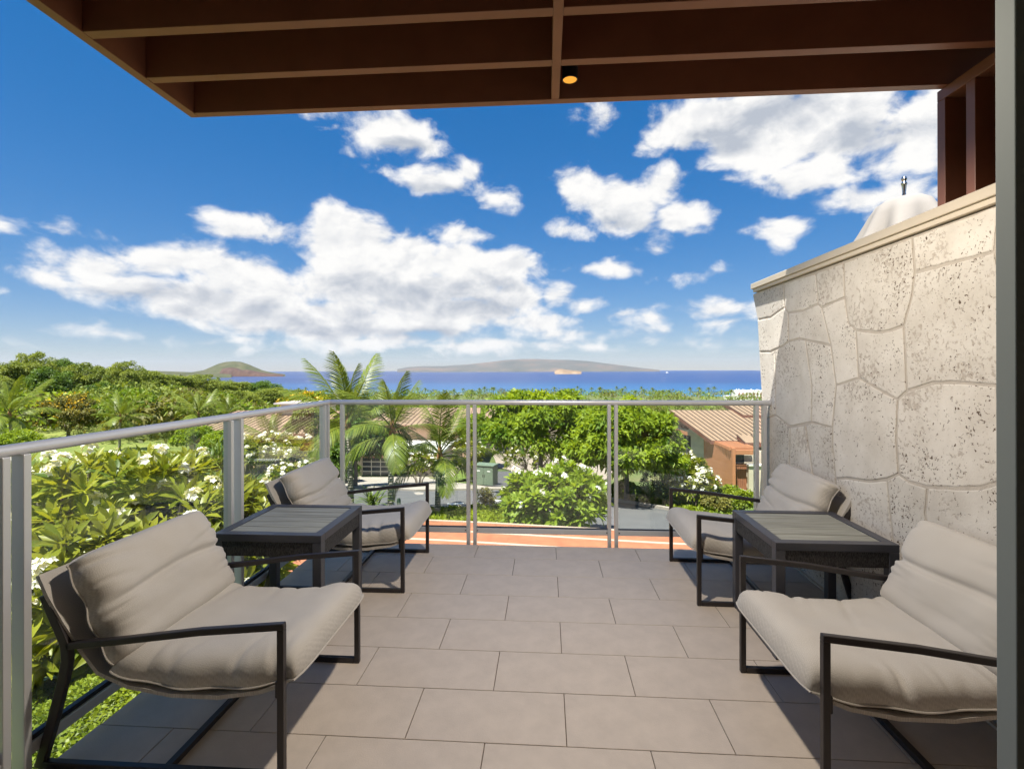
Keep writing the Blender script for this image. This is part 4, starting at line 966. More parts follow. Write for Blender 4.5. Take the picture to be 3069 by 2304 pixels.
# long low house further left
hl = thing('long_house', 'long low house with peach wall and brown roof behind the left glass', 'house', (-34, 52, ground(-34, 52)))
house_part(hl, MB().box(-38.5, -24.2, 52, 52.3, -10, -5.35), 'wall', 'stucco_peach')
shed_roof(hl, (-39.5, 51.2, -5.3), (-23.6, 51.2, -5.3), (-25, 60, -3.6), (-38, 60, -3.6), .22, 24)
house_part(hl, MB().box(-31.5, -26.5, 58, 62, -4.6, -2.7), 'clerestory', 'stucco_cream')
house_part(hl, MB().box(-32.1, -26.0, 57.4, 62.4, -2.69, -2.5), 'upper_roof', 'roof_grey')
# house behind the two big trees
K0 = ground(-2, 74)
hk = thing('hidden_house', 'stucco house with two gridded garage doors half hidden by trees', 'house', (-2, 74, K0))
for a in ((-9.4, -7.6, 74, 74.3), (-3.2, 6.0, 74, 74.3), (10.6, 12.0, 74, 74.3)):
    house_part(hk, MB().box(*a, K0 - .8, -7.2), 'wall', 'stucco_cream')
house_part(hk, MB().box(-7.59, -3.21, 74, 74.3, K0 + 2.3, -7.2), 'lintel', 'stucco_peach'); house_part(hk, MB().box(6.01, 10.59, 74, 74.3, K0 + 2.3, -7.2), 'lintel', 'stucco_peach')
garage_door(hk, -7.55, -3.25, K0 + .05, K0 + 2.25, 74.12, 4, 4); garage_door(hk, 6.05, 10.55, K0 + .05, K0 + 2.25, 74.12, 4, 4)
shed_roof(hk, (-10.2, 73, -7.0), (12.8, 73, -7.0), (12, 84, -5.2), (-9.5, 84, -5.2), .25, 30)
# house on the right
R0 = ground(13, 40) - .2
hr = thing('seamed_roof_house', 'house with brown standing seam roof, rust stucco box and wooden gate', 'house', (13, 40, R0))
nl, nr, fr_, fl = (13.4, 42.0, -4.45), (24.0, 42.0, -4.45), (24.0, 50.3, -2.62), (12.05, 50.3, -2.62)
shed_roof(hr, nl, nr, fr_, fl, .28, 24)
shed_roof(hr, (18.2, 48.0, -2.9), (24, 48.0, -2.9), (24, 53.0, -1.9), (17.8, 53.0, -1.9), .2, 12)
house_part(hr, MB().prism([(13.9, 42.5, R0 - .5), (13.9, 42.5, -4.7), (12.75, 49.8, -3.0), (12.75, 49.8, R0 - .5)], (.25, .03, 0)), 'gable_wall', 'stucco_cream')
house_part(hr, MB().box(14.16, 24, 42.6, 42.9, R0 - .5, -4.8), 'front_wall', 'stucco_cream')
def gw(t0, t1, z0, z1, nm, mat):
    a = Vector((13.86, 42.5, 0)).lerp(Vector((12.70, 49.8, 0)), t0); b = Vector((13.86, 42.5, 0)).lerp(Vector((12.70, 49.8, 0)), t1)
    w = house_part(hr, MB().prism([(a.x, a.y, z0), (b.x, b.y, z0), (b.x, b.y, z1), (a.x, a.y, z1)], (.035, 0, 0)), nm, mat)
    return w
gw(.04, .22, R0 + .8, -4.9, 'window', 'window_dark'); gw(.62, .97, R0 + .8, -4.75, 'window', 'window_dark'); gw(.66, .96, -4.2, -3.45, 'window', 'window_dark')
for t in (.12, .70, .80, .88):
    gw(t, t + .012, R0 + .82, -4.92 if t < .5 else -4.77, 'mullion', 'frame_pale').location.x = -.03
gw(.55, 1.06, -4.62, -4.30, 'sunshade', 'stucco_rust').location.x = -.5
# rust stucco entry box with trellis top and gate
house_part(hr, MB().prism([(13.8, 38.4, R0 - 1.4), (13.52, 44.3, R0 - 1.4), (13.52, 44.3, -4.5), (13.8, 38.4, -4.5)], (.22, 0, 0)), 'entry_wall', 'stucco_rust')
for k in range(11):
    house_part(hr, MB().box(13.6, 15.6, 38.6 + k * .3, 38.7 + k * .3, -4.66, -4.44), 'trellis_slat', 'stucco_rust')
house_part(hr, MB().box(14.03, 15.7, 38.35, 38.5, -4.95, -4.62), 'trellis_beam', 'stucco_rust')
house_part(hr, MB().box(14.03, 15.2, 39.9, 40.0, -5.8, -5.12), 'window', 'window_dark')
for k in range(7):
    house_part(hr, MB().box(14.03 + k * .15, 14.03 + k * .15 + .138, 39.06, 39.12, R0 - .3, -5.75), 'gate_board', 'wood_red')
house_part(hr, MB().box(14.03, 15.08, 39.03, 39.055, -5.9, -5.78), 'gate_rail', 'wood_red')
house_part(hr, MB().box(15.21, 20, 39.9, 40.1, R0 - 1, -4.9), 'entry_back_wall', 'stucco_cream')
house_part(hr, MB().box(14.03, 15.2, 40.01, 40.1, R0 - 1, -5.81), 'entry_back_wall', 'stucco_cream')
house_part(hr, MB().box(15.1, 19.5, 38.7, 39.0, R0 - 1.0, -5.85), 'garden_wall', 'stucco_cream')
house_part(hr, MB().box(15.05, 19.6, 38.6, 39.1, -5.849, -5.74), 'wall_cap', 'stucco_white')
shed_roof(hr, (15.4, 40.2, -4.35), (22, 40.2, -4.35), (22, 41.9, -3.95), (15.4, 41.9, -3.95), .2, 6)
for k, z in enumerate((R0 + .5, R0 + .95)):
    house_part(hr, MB().tube([(14.1, 38.1, z + .15), (15.6, 37.6, z - .35)], .03, 6), 'handrail', 'frame_pale')
# white hotel by the shore
h0 = ground(at(1620, 850, 900).x, 900)
hx0, hx1 = at(1590, 850, 900).x, at(1720, 850, 900).x
ho = thing('white_hotel', 'white arcaded hotel with curved parapets near the shore', 'hotel', (hx0 + 20, 900, h0))
zt = at(1600, 842, 900).z
house_part(ho, MB().box(hx0, hx1, 900, 925, h0 - 4, zt - 1.5), 'wall', 'hotel_white')
house_part(ho, MB().box(hx0 - 22, hx0 + 4, 890, 899, h0 - 4, zt - 9.5), 'lower_wing', 'hotel_white')
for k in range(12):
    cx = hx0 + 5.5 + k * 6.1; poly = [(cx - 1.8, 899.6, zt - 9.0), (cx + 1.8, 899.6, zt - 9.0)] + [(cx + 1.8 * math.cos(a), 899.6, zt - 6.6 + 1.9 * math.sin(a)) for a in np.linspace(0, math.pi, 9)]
    house_part(ho, MB().prism(poly, (0, .6, 0)), 'arched_window', 'hotel_brown')
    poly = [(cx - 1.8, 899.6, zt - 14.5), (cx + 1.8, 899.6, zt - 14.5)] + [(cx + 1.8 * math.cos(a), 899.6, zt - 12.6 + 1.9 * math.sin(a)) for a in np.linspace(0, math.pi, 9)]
    house_part(ho, MB().prism(poly, (0, .6, 0)), 'arched_window', 'hotel_brown')
for cx in (hx0 + 13, hx0 + 37, hx0 + 61):
    poly = [(cx - 5, 899.8, zt - 1.5), (cx + 5, 899.8, zt - 1.5)] + [(cx + (5 - 2 * q) * math.cos(a), 899.8, zt - 1.5 + 2.4 * math.sin(a)) for q, a in zip(np.linspace(0, 1, 9), np.linspace(0.1, math.pi - .1, 9))]
    house_part(ho, MB().prism(poly, (0, 3, 0)), 'parapet_gable', 'hotel_white')
for cx in (hx0 + 1, hx0 + 5, hx0 + 26): house_part(ho, MB().box(cx - .8, cx + .8, 899.8, 902, zt - 1.5, zt + 1.6), 'pinnacle', 'hotel_white')
# grey roofs among the far trees
for nm, px, py, d, w, hh in (('grey_roofed_house', 345, 838, 240, 17, 3.2), ('pale_roofed_house', 665, 856, 420, 22, 4)):
    p = at(px, py, d); r = thing(nm, 'small grey roofed house among the trees at left' if px < 400 else 'pale roofed house deep in the trees left of the palms', 'house', (p.x, p.y, p.z - hh))
    house_part(r, MB().box(p.x - w / 2, p.x + w / 2, p.y, p.y + 9, p.z - hh - 3, p.z - .3), 'wall', 'stucco_cream')
    house_part(r, MB().prism([(p.x - w / 2 - 1, p.y - 1, p.z - .3), (p.x + w / 2 + 1, p.y - 1, p.z - .3), (p.x + w / 2 - 2, p.y + 5, p.z + 1.4), (p.x - w / 2 + 2, p.y + 5, p.z + 1.4)], (0, 0, -.25)), 'roof', 'roof_grey')

# ------------------------------------------------------------------ small street things
material('box_green', (.15, .20, .14), .55, var=.04)
p = hit_ground(1050, 1050); ub = thing('utility_cabinet', 'dull green two-door utility cabinet on a concrete pad by the street', 'utility box', (p.x, p.y, p.z + .1), -.28)
box('pad', 'concrete', ub, -1.0, 1.05, -.75, .75, -.25, .06)
box('body', 'box_green', ub, -.82, .82, -.5, .55, .062, 1.62, .03); box('lid', 'box_green', ub, -.88, .88, -.58, .6, 1.622, 1.72, .02)
for s in (-1, 1):
    dd = box('door', 'box_green', ub, (-.79 if s < 0 else .015), (-.015 if s < 0 else .79), -.525, -.503, .12, 1.56, .008)
    box('handle', 'black', dd, (-.09 if s < 0 else .05), (-.05 if s < 0 else .09), -.545, -.527, .75, .95); box('label_plate', 'road_paint', dd, s * .45 - .14, s * .45 + .14, -.532, -.5265, 1.2, 1.28)
p = hit_ground(968, 1046); bg = thing('black_sack', 'black rounded sack lying at the kerb right of the right-hand palm', 'bag', (p.x, p.y, p.z + .1))
MB().lathe([(0, 0), (.42, .02), (.48, .18), (.40, .36), (.22, .46), (.06, .5), (0, .52)], 18).build('sack', 'black', bg, smooth=60); MB().tube([(0, 0, .5), (.05, .02, .62), (.12, .02, .66)], [.06, .05, .02], 8).build('knot', 'black', bg)
p = hit_ground(985, 1048); sgn = thing('signpost', 'short leaning post with a small dark sign beside the lawn', 'sign', (p.x, p.y, p.z))
MB().tube([(0, 0, 0), (.1, 0, 1.1)], .03, 6).build('post', 'charcoal', sgn); MB().box(-.18, .22, -.05, -.03, 1.0, 1.5).build('plate', 'charcoal', sgn)
p = at(845, 1095, 22.5); bol = thing('green_bollard', 'dark green bollard beside the middle palm trunk', 'bollard', (p.x + .35, 22.5, ground(p.x, 22.5)))
MB().lathe([(0, 0), (.09, 0), (.09, 1.0), (.07, 1.06), (0, 1.08)], 12).build('post', 'box_green', bol, smooth=True); MB().lathe([(.092, .80), (.092, .88)], 12).build('band', 'frame_pale', bol)
p = at(590, 1070, 17); pb = thing('pale_garden_light', 'pale square garden light at the terrace edge', 'lamp', (p.x, p.y, PZ - .2))
MB().box(-.14, .14, -.14, .14, 0, .75).build('post', 'stucco_cream', pb, .02); MB().box(-.17, .17, -.17, .17, .751, .82).build('cap', 'stucco_cream', pb, .02)
# motor yacht
p = at(1441, 803.2, 8000); yt = thing('motor_yacht', 'tiny white motor yacht on the sea near the horizon', 'boat', (p.x, p.y, SEA))
MB().prism([(-22, -5, 0), (20, -5, 0), (26, 0, 0), (20, 5, 0), (-22, 5, 0)], (0, 0, 7)).build('hull', 'hotel_white', yt); MB().box(-14, 8, -4, 4, 7.1, 14).build('cabin', 'hotel_white', yt); MB().box(-8, 2, -3, 3, 14.1, 18).build('bridge', 'hotel_white', yt)

# ------------------------------------------------------------------ planting
leaf_material('leaf_plumeria', (.06, .115, .012), (.33, .335, .03), .35, .38)
leaf_material('leaf_bright', (.07, .15, .012), (.30, .39, .03), .5, .42)
leaf_material('leaf_deep', (.035, .09, .012), (.13, .21, .022), .5, .3)
leaf_material('leaf_kiawe', (.09, .14, .02), (.27, .32, .055), .6, .3)
leaf_material('leaf_olive', (.075, .09, .02), (.24, .22, .05), .6, .3)
leaf_material('leaf_palm', (.06, .11, .014), (.24, .28, .035), .38, .28)
leaf_material('leaf_cover', (.05, .11, .01), (.27, .33, .025), .45, .35)
leaf_material('leaf_blade', (.05, .10, .02), (.19, .25, .05), .4, .3)
leaf_material('petal_white', (.80, .77, .68), (.88, .87, .85), .5, .25)
leaf_material('petal_yellow', (.62, .38, .02), (.75, .55, .05), .5, .25)
material('bark_grey', (.23, .19, .15), .9, var=.25, vscale=12, bump=.6, bscale=30)
material('bark_brown', (.13, .095, .07), .9, var=.25, vscale=12, bump=.6, bscale=30)
material('palm_fibre', (.30, .15, .06), .95, var=.3, vscale=20, bump=.6, bscale=50)
def palm_bark():
    m = material('palm_bark', (.36, .31, .26), .9); nt = m.node_tree; b = nt.nodes['Principled BSDF']; L = nt.links
    t = nt.nodes.new('ShaderNodeTexCoord'); w = nt.nodes.new('ShaderNodeTexWave'); w.bands_direction = 'Z'; w.inputs['Scale'].default_value = 2.6; w.inputs['Distortion'].default_value = 1.5; w.inputs['Detail'].default_value = 3; L.new(t.outputs['Object'], w.inputs[0])
    r = nt.nodes.new('ShaderNodeValToRGB'); r.color_ramp.elements[0].color = (.25, .215, .18, 1); r.color_ramp.elements[1].color = (.41, .365, .31, 1); r.color_ramp.elements[1].position = .45; L.new(w.outputs['Fac'], r.inputs[0]); L.new(r.outputs[0], b.inputs['Base Color'])
    bp = nt.nodes.new('ShaderNodeBump'); bp.inputs['Distance'].default_value = .03; L.new(w.outputs['Fac'], bp.inputs['Height']); L.new(bp.outputs[0], b.inputs['Normal'])
palm_bark()

def sphere_dirs(R, n):
    v = R.normal(size=(n, 3)); return unit(v)

# ---- coconut palms: shared frond meshes, every frond its own part
def frond_mesh(bend, seed, nleaf=58, twist=.5, wind=.0):
    R = np.random.default_rng(seed); parts = []
    ts = np.linspace(0, 1, 22); ang = -bend * ts ** 1.5
    step = 1 / 21; x = np.concatenate([[0], np.cumsum(np.cos(ang[:-1]) * step)]); z = np.concatenate([[0], np.cumsum(np.sin(ang[:-1]) * step)])
    C = np.stack([x, wind * ts ** 2, z], 1)
    mb = MB().tube([tuple(c) for c in C], [.011 * (1 - .85 * t) + .0008 for t in ts], 5)
    Vr = np.array(mb.v); Fr = [f for f in mb.f if len(f) == 4]
    parts.append((Vr, np.array(Fr), np.full(len(Vr), .95)))
    tl = np.linspace(.14, .995, nleaf)
    for s in (-1, 1):
        tj = np.clip(tl + R.normal(0, .004, nleaf), 0, 1)
        B = np.stack([np.interp(tj, ts, C[:, k]) for k in range(3)], 1); T = np.stack([np.interp(tj, ts, np.cos(ang)), np.interp(tj, ts, np.gradient(C[:, 1], ts)), np.interp(tj, ts, np.sin(ang))], 1); T = unit(T)
        Ln = .235 * np.sin(np.pi * np.clip(.16 + .80 * tl, 0, 1)) ** .8 * R.uniform(.88, 1.08, nleaf)
        side = np.array([0, s, 0.]) ; up = np.cross(T, np.broadcast_to(side, T.shape)) * s
        D = unit(side * .85 + T * (.55 + .5 * tl)[:, None] + up * (.22 - .45 * R.random(nleaf))[:, None] * twist)
        n = nleaf; N = unit(np.cross(D, T)) * -s
        rows = []
        S = unit(np.cross(D, N))
        for t, w in ((0, .55), (.35, 1), (.7, .8), (1, .08)):
            c = B + D * (Ln * t)[:, None] + np.array([0, 0, -1.]) * (Ln * .5 * t * t)[:, None]
            rows += [c - S * .0058 * w, c + S * .0058 * w]
        V = np.stack(rows, 1); F = (np.arange(n)[:, None, None] * 8 + np.array([[0, 1, 3, 2], [2, 3, 5, 4], [4, 5, 7, 6]])[None]).reshape(-1, 4)
        parts.append((V.reshape(-1, 3), F, np.repeat(np.clip(R.normal(.45, .2, n), 0, 1), 8)))
    V, F, r = join_arrays(parts)
    return np_mesh('frond', V, F, 'leaf_palm', r)
FRONDS = [frond_mesh(b, k, wind=w) for k, (b, w) in enumerate(((.35, .08), (.7, -.05), (1.05, .1), (1.45, -.08), (1.9, .05), (.5, .0)))]
def palm(label, base, height, flen, seed, nfr=17, lean=(.2, 0), r0=.15, group=None, low=-.55, dead=True):
    R = random.Random(seed); root = thing('coconut_palm', label, 'palm', base, 0, group)
    pts, rr = [], []
    for k in range(15):
        t = k / 14; pts.append((lean[0] * t * t, lean[1] * t * t, height * t)); rr.append(r0 * (1.35 if k == 0 else 1.0) * (1 - .28 * t) * (1.04 if k % 2 else .99))
    MB().tube(pts, rr, 12).build('trunk', 'palm_bark', root, smooth=60)
    tip = Vector(pts[-1])
    MB().tube([tip - Vector((0, 0, .35)), tip, tip + Vector((0, 0, .35)), tip + Vector((0, 0, .7))], [r0 * .8, r0 * 1.05, r0 * .8, r0 * .3], 12).build('crown_shaft', 'palm_fibre', root, smooth=60)
    for k in range(nfr):
        t = k / (nfr - 1); el = 1.45 - (1.45 - low) * t ** .9 + R.uniform(-.1, .1); az = k * 2.399 + R.uniform(-.25, .25)
        i = 5 if t < .15 else 0 if t < .3 else 1 if t < .5 else 2 if t < .72 else 3 if t < .9 else 4
        o = bpy.data.objects.new('frond', FRONDS[i]); link(o, root)
        o.location = tip + Vector((0, 0, .45 - .5 * t)); s = flen * R.uniform(.88, 1.08) * (.82 if t < .1 else 1)
        o.rotation_mode = 'XYZ'
        o.matrix_basis = Matrix.Translation(o.location) @ Matrix.Rotation(az, 4, 'Z') @ Matrix.Rotation(-el, 4, 'Y') @ Matrix.Rotation(R.uniform(-.5, .5), 4, 'X') @ Matrix.Scale(s, 4)
    return root
def palm_at(label, px, py_crown, D, flen, seed, **k):
    p = at(px, py_crown, D); g = ground(p.x, p.y); return palm(label, (p.x, p.y, g), p.z - g, flen, seed, **k)
palm_at('tallest of the three street palms, leftmost, behind the far left chair', 758, 922, 24, 3.7, 2, lean=(-.15, 0), low=.05, nfr=17)
palm_at('middle of the three street palms, with a ringed trunk', 843, 938, 22.5, 3.1, 7, lean=(.1, 0), low=-.1, nfr=13)
palm_at('shortest of the three street palms, rightmost, with a drooping frond', 945, 990, 24.5, 3.5, 12, lean=(.12, 0), nfr=14, low=-.15)
palm_at('palm standing on the golf lawn at left with slim trunk', 258, 905, 52, 3.3, 21, lean=(.1, 0), r0=.14)
palm_at('large palm cut by the left picture edge above the railing', 28, 900, 40, 3.8, 25, lean=(-.3, 0))
palm_at('palm with upswept fronds above the left railing middle', 424, 898, 62, 4.0, 31, lean=(.3, 0))
palm_at('smaller palm just right of the upswept palm', 494, 900, 66, 3.4, 37)
palm_at('low palm between the lawn palm and the upswept palm', 372, 912, 66, 3.0, 41)
palm_at('palm crown showing through the far left glass pane', 583, 960, 46, 3.8, 44, low=-.9)
palm_at('palm beside the right house behind the trees', 1463, 935, 58, 3.4, 52)

# ---- broad-leaved trees
def crown_arrays(R, C, cr, per, ll, lw, up=.55, kind='diamond', base=.5, spread=.2, leafspread=.18, droop=.25):
    """leaves scattered through round clumps centred on C"""
    n = len(C) * per; ci = np.repeat(np.arange(len(C)), per); d = sphere_dirs(R, n); d[:, 2] = np.abs(d[:, 2]) * np.where(R.random(n) < .8, 1, -1)
    d = unit(d); rad_ = cr[ci] * R.uniform(.55, 1.05, n); P = C[ci] + d * rad_[:, None] * np.array([1, 1, .72])
    D = unit(d * .8 + R.normal(0, .45, (n, 3)) + np.array([0, 0, -.15])); N = unit(d * .6 + np.array([0, 0, up]) + R.normal(0, .35, (n, 3)))
    cv = R.normal(base, spread, len(C)); rnd = np.clip(cv[ci] + R.normal(0, leafspread, n), 0, 1)
    return leaf_arrays(P, D, N, ll * R.uniform(.7, 1.3, n), lw * R.uniform(.7, 1.3, n), rnd, kind, droop)
def limbs(base, fork, ends, r0, R, n_main=5):
    mb = MB(); b = Vector(base); f = Vector(fork)
    mid = b.lerp(f, .5) + Vector((R.normal(0, .08), R.normal(0, .08), 0))
    mb.tube([b - Vector((0, 0, .3)), b, mid, f], [r0 * 1.5, r0 * 1.2, r0, r0 * .85], 9)
    E = [Vector(e) for e in ends]; mains = []
    for k in range(n_main):
        a = 2 * math.pi * k / n_main + R.uniform(-.3, .3)
        c = [e for e in E if abs((math.atan2(e.y - f.y, e.x - f.x) - a + math.pi) % (2 * math.pi) - math.pi) < math.pi / n_main * 1.1]
        t = sum(c, Vector()) / len(c) if c else f + Vector((math.cos(a), math.sin(a), 1))
        t = f.lerp(t, .75); m1 = f.lerp(t, .45) + Vector((0, 0, -.12 * (t - f).length))
        mb.tube([f - Vector((0, 0, .1)), m1, t], [r0 * .62, r0 * .45, r0 * .28], 7); mains.append((m1, t))
    for e in E:
        m1, t = min(mains, key=lambda q: (q[1] - e).length); mb.tube([m1.lerp(t, .7), t.lerp(e, .5), e], [r0 * .24, r0 * .14, r0 * .05], 5)
    return mb
def tree(name, label, base, crown_c, radii, seed, leaf='leaf_bright', nclump=60, per=90, ll=.3, lw=.16, trunk_r=.16, fork=.45, bark='bark_grey', group=None, flowers=None, kind='diamond', clump=.2, cat='tree', base_v=.5, hollow=.45):
    R = np.random.default_rng(seed); base = Vector(base); root = thing(name, label, cat, base, 0, group)
    c = np.array(crown_c) - np.array(base); r = np.array(radii)
    d = sphere_dirs(R, nclump * 3); d = d[d[:, 2] > -.45][:nclump]
    lob = np.array([1 + .28 * mnoise.noise(Vector(tuple(q * 1.7)) + Vector((seed * 3.1, 0, 0))) for q in d]); q = R.uniform(hollow, 1, len(d)) ** .55
    C = c + d * r * (lob * q)[:, None]; cr = clump * r.mean() * R.uniform(.65, 1.3, len(C))
    V, F, rn = crown_arrays(R, C, cr, per, ll, lw, kind=kind, base=base_v)
    o = bpy.data.objects.new('crown', np_mesh('crown', V, F, leaf, rn)); link(o, root)
    f = (0, 0, max(.4, (c[2] - r[2]) + (r[2]) * fork)); f = (c[0] * .4, c[1] * .4, f[2])
    limbs((0, 0, 0), f, [tuple(x) for x in C[:40]], trunk_r, R).build('trunk', bark, root, smooth=60)
    if flowers:
        mat, nf, sz = flowers; dd = sphere_dirs(R, nf * 2); dd = dd[dd[:, 2] > -.5][:nf]; cc = R.integers(0, len(C), len(dd))
        P = C[cc] + dd * cr[cc][:, None] * 1.02
        arr = []
        for k in range(5): arr.append(leaf_arrays(P + R.normal(0, sz * .5, P.shape), unit(dd + R.normal(0, .8, dd.shape)), dd, sz, sz * .8, R.random(len(P)), droop=0))
        V, F, rn = join_arrays(arr); o = bpy.data.objects.new('blossom', np_mesh('blossom', V, F, mat, rn)); link(o, root); tag(o, kind='stuff')
    return root
def tree_at(name, label, px0, px1, py_top, py_bot, D, seed, depth=1.0, py_base=None, **k):
    a, b = at(px0, py_top, D), at(px1, py_bot, D); cx = (a.x + b.x) / 2; rx = abs(b.x - a.x) / 2; rz = (a.z - b.z) / 2
    g = ground(cx, D) if py_base is None else at((px0 + px1) / 2, py_base, D).z
    return tree(name, label, (cx, D, g), (cx, D, (a.z + b.z) / 2), (rx, rx * depth, rz), seed, **k)
tree_at('shade_tree', 'broad bright green shade tree behind the middle glass pane', 1050, 1290, 848, 1003, 34, 3, nclump=130, per=150, ll=.34, lw=.17, trunk_r=.17, clump=.2, base_v=.6)
tree_at('shade_tree', 'bright green shade tree behind the right glass pane', 1232, 1478, 872, 1062, 30, 5, nclump=130, per=150, ll=.32, lw=.16, trunk_r=.15, clump=.2, base_v=.7)
tree_at('shade_tree', 'dense green tree behind the leftmost street palm', 700, 835, 905, 1025, 42, 8, leaf='leaf_deep', nclump=90, per=110, ll=.4, lw=.22, base_v=.6)
tree_at('yellow_green_tree', 'pale green feathery tree behind the far left glass pane', 632, 705, 880, 960, 48, 9, leaf='leaf_kiawe', nclump=60, per=90, ll=.36, lw=.16)
tree_at('flowering_tree', 'round tree with yellow blossom on the golf lawn edge', 88, 205, 858, 945, 62, 14, leaf='leaf_olive', nclump=90, per=190, ll=.27, lw=.15, flowers=('petal_yellow', 200, .24), trunk_r=.2)
tree_at('flowering_tree', 'shrubby tree with a few yellow blossoms left of the upswept palm', 315, 400, 862, 935, 75, 15, leaf='leaf_olive', nclump=70, per=150, ll=.3, lw=.16, flowers=('petal_yellow', 120, .24))
tree_at('flowering_tree', 'tree with clear yellow blossom just left of the railing corner', 600, 705, 852, 910, 95, 16, leaf='leaf_bright', nclump=60, per=90, ll=.55, lw=.3, flowers=('petal_yellow', 260, .45))
tree_at('bare_tree', 'greyish brown half bare tree above the left railing', 335, 440, 838, 890, 105, 17, leaf='leaf_olive', nclump=70, per=26, ll=.5, lw=.16, base_v=.25, trunk_r=.2)
# grove of feathery trees at left
GROVE = [(-30, 60, 778, 868, 105), (30, 118, 764, 862, 112), (95, 165, 780, 850, 125), (140, 225, 786, 880, 108), (195, 268, 788, 862, 118), (235, 308, 783, 870, 104), (60, 150, 800, 892, 92), (268, 352, 800, 868, 130),
         (330, 420, 806, 862, 150), (395, 470, 810, 865, 165), (180, 260, 830, 905, 84), (-40, 40, 815, 900, 85), (440, 530, 818, 868, 190), (300, 352, 830, 890, 96), (510, 610, 826, 872, 230), (545, 650, 838, 885, 150), (620, 720, 842, 895, 135), (460, 560, 846, 900, 118)]
GROVE_LABELS = ['feathery grove tree at the left picture edge', 'tallest feathery tree of the left grove', 'feathery grove tree just right of the tallest one', 'wide feathery tree in the middle of the left grove', 'feathery grove tree left of the last big one', 'last big feathery tree at the right end of the grove',
  'lower dark feathery tree in front of the tallest grove tree', 'feathery tree stepping down from the grove toward the sea', 'feathery tree behind the half bare tree', 'feathery tree below the cinder hill slope', 'dark feathery tree right of the yellow blossom tree', 'lowest feathery tree at the left picture edge',
  'distant feathery tree in front of the cinder hill', 'feathery tree behind the lawn palm crown', 'distant feathery tree right of the cinder hill', 'round feathery tree between smaller palm and railing corner', 'round feathery tree left of the tallest street palm', 'feathery tree behind the smaller palm']
protos = {}
for k, (x0, x1, yt, yb, D) in enumerate(GROVE):
    a, b = at(x0, yt, D), at(x1, yb, D); cx = (a.x + b.x) / 2; rx = abs(b.x - a.x) / 2; rz = (a.z - b.z) / 2; g = ground(cx, D); kind = k % 4
    if kind not in protos:
        protos[kind] = tree('grove_tree', GROVE_LABELS[k], (cx, D, g), (cx, D, (a.z + b.z) / 2), (rx, rx, rz), 60 + k, leaf='leaf_kiawe' if kind != 2 else 'leaf_deep', nclump=110, per=130, ll=.46, lw=.18, trunk_r=.22, bark='bark_brown', group='trees of the left grove', clump=.19, base_v=(.5, .62, .55, .42)[kind], hollow=.3)
        protos[kind]['dims'] = (rx, (a.z + b.z) / 2 - g, rz)
    else:
        t = copy_tree(protos[kind]); pr = protos[kind]['dims']; s = rx / pr[0]; t.location = (cx, D, (a.z + b.z) / 2 - pr[1] * max(.6, rz / pr[2])); t.scale = (s, s, max(.6, rz / pr[2])); t.rotation_euler = (0, 0, k * 1.3); t['label'] = GROVE_LABELS[k]
for o in protos.values(): del o['dims']
for o in COL.objects:
    if 'dims' in o: del o['dims']

# ---- plumeria: big leaves in rosettes, white flower heads
def rosette_arrays(R, C, A, k, L, Wd, kind, base=.5):
    n = len(C) * k; ci = np.repeat(np.arange(len(C)), k); A = unit(A)[ci]
    a = np.tile(np.arange(k) * 2.399, len(C)) + np.repeat(R.uniform(0, 6.28, len(C)), k); lev = np.tile(np.linspace(.35, 1.5, k), len(C)) + R.normal(0, .12, n)
    t1 = unit(np.cross(A, np.array([.3, .5, .8]))); t2 = np.cross(A, t1); side = t1 * np.cos(a)[:, None] + t2 * np.sin(a)[:, None]
    D = unit(A * np.cos(lev)[:, None] + side * np.sin(lev)[:, None]); N = unit(A * np.sin(lev)[:, None] - side * np.cos(lev)[:, None])
    P = C[ci] + D * .03
    rnd = np.clip(np.repeat(R.normal(base, .17, len(C)), k) + R.normal(0, .15, n), 0, 1)
    return P, D, N, L * R.uniform(.75, 1.2, n), Wd * R.uniform(.8, 1.15, n), rnd
def flower_arrays(R, c, up, r, nfl, psz):
    d = sphere_dirs(R, nfl); d = unit(d + np.array(up) * .9); P = np.array(c) + d * r * R.uniform(.5, 1.0, nfl)[:, None]; arr = []
    t1 = unit(np.cross(d, np.array([.2, .9, .3]))); t2 = np.cross(d, t1)
    for k in range(5):
        a = 2 * math.pi * k / 5 + R.uniform(0, .4, nfl); s = t1 * np.cos(a)[:, None] + t2 * np.sin(a)[:, None]
        arr.append(leaf_arrays(P, unit(s + d * .45), d, psz, psz * .72, R.uniform(.2, 1, nfl), droop=0))
    return join_arrays(arr)
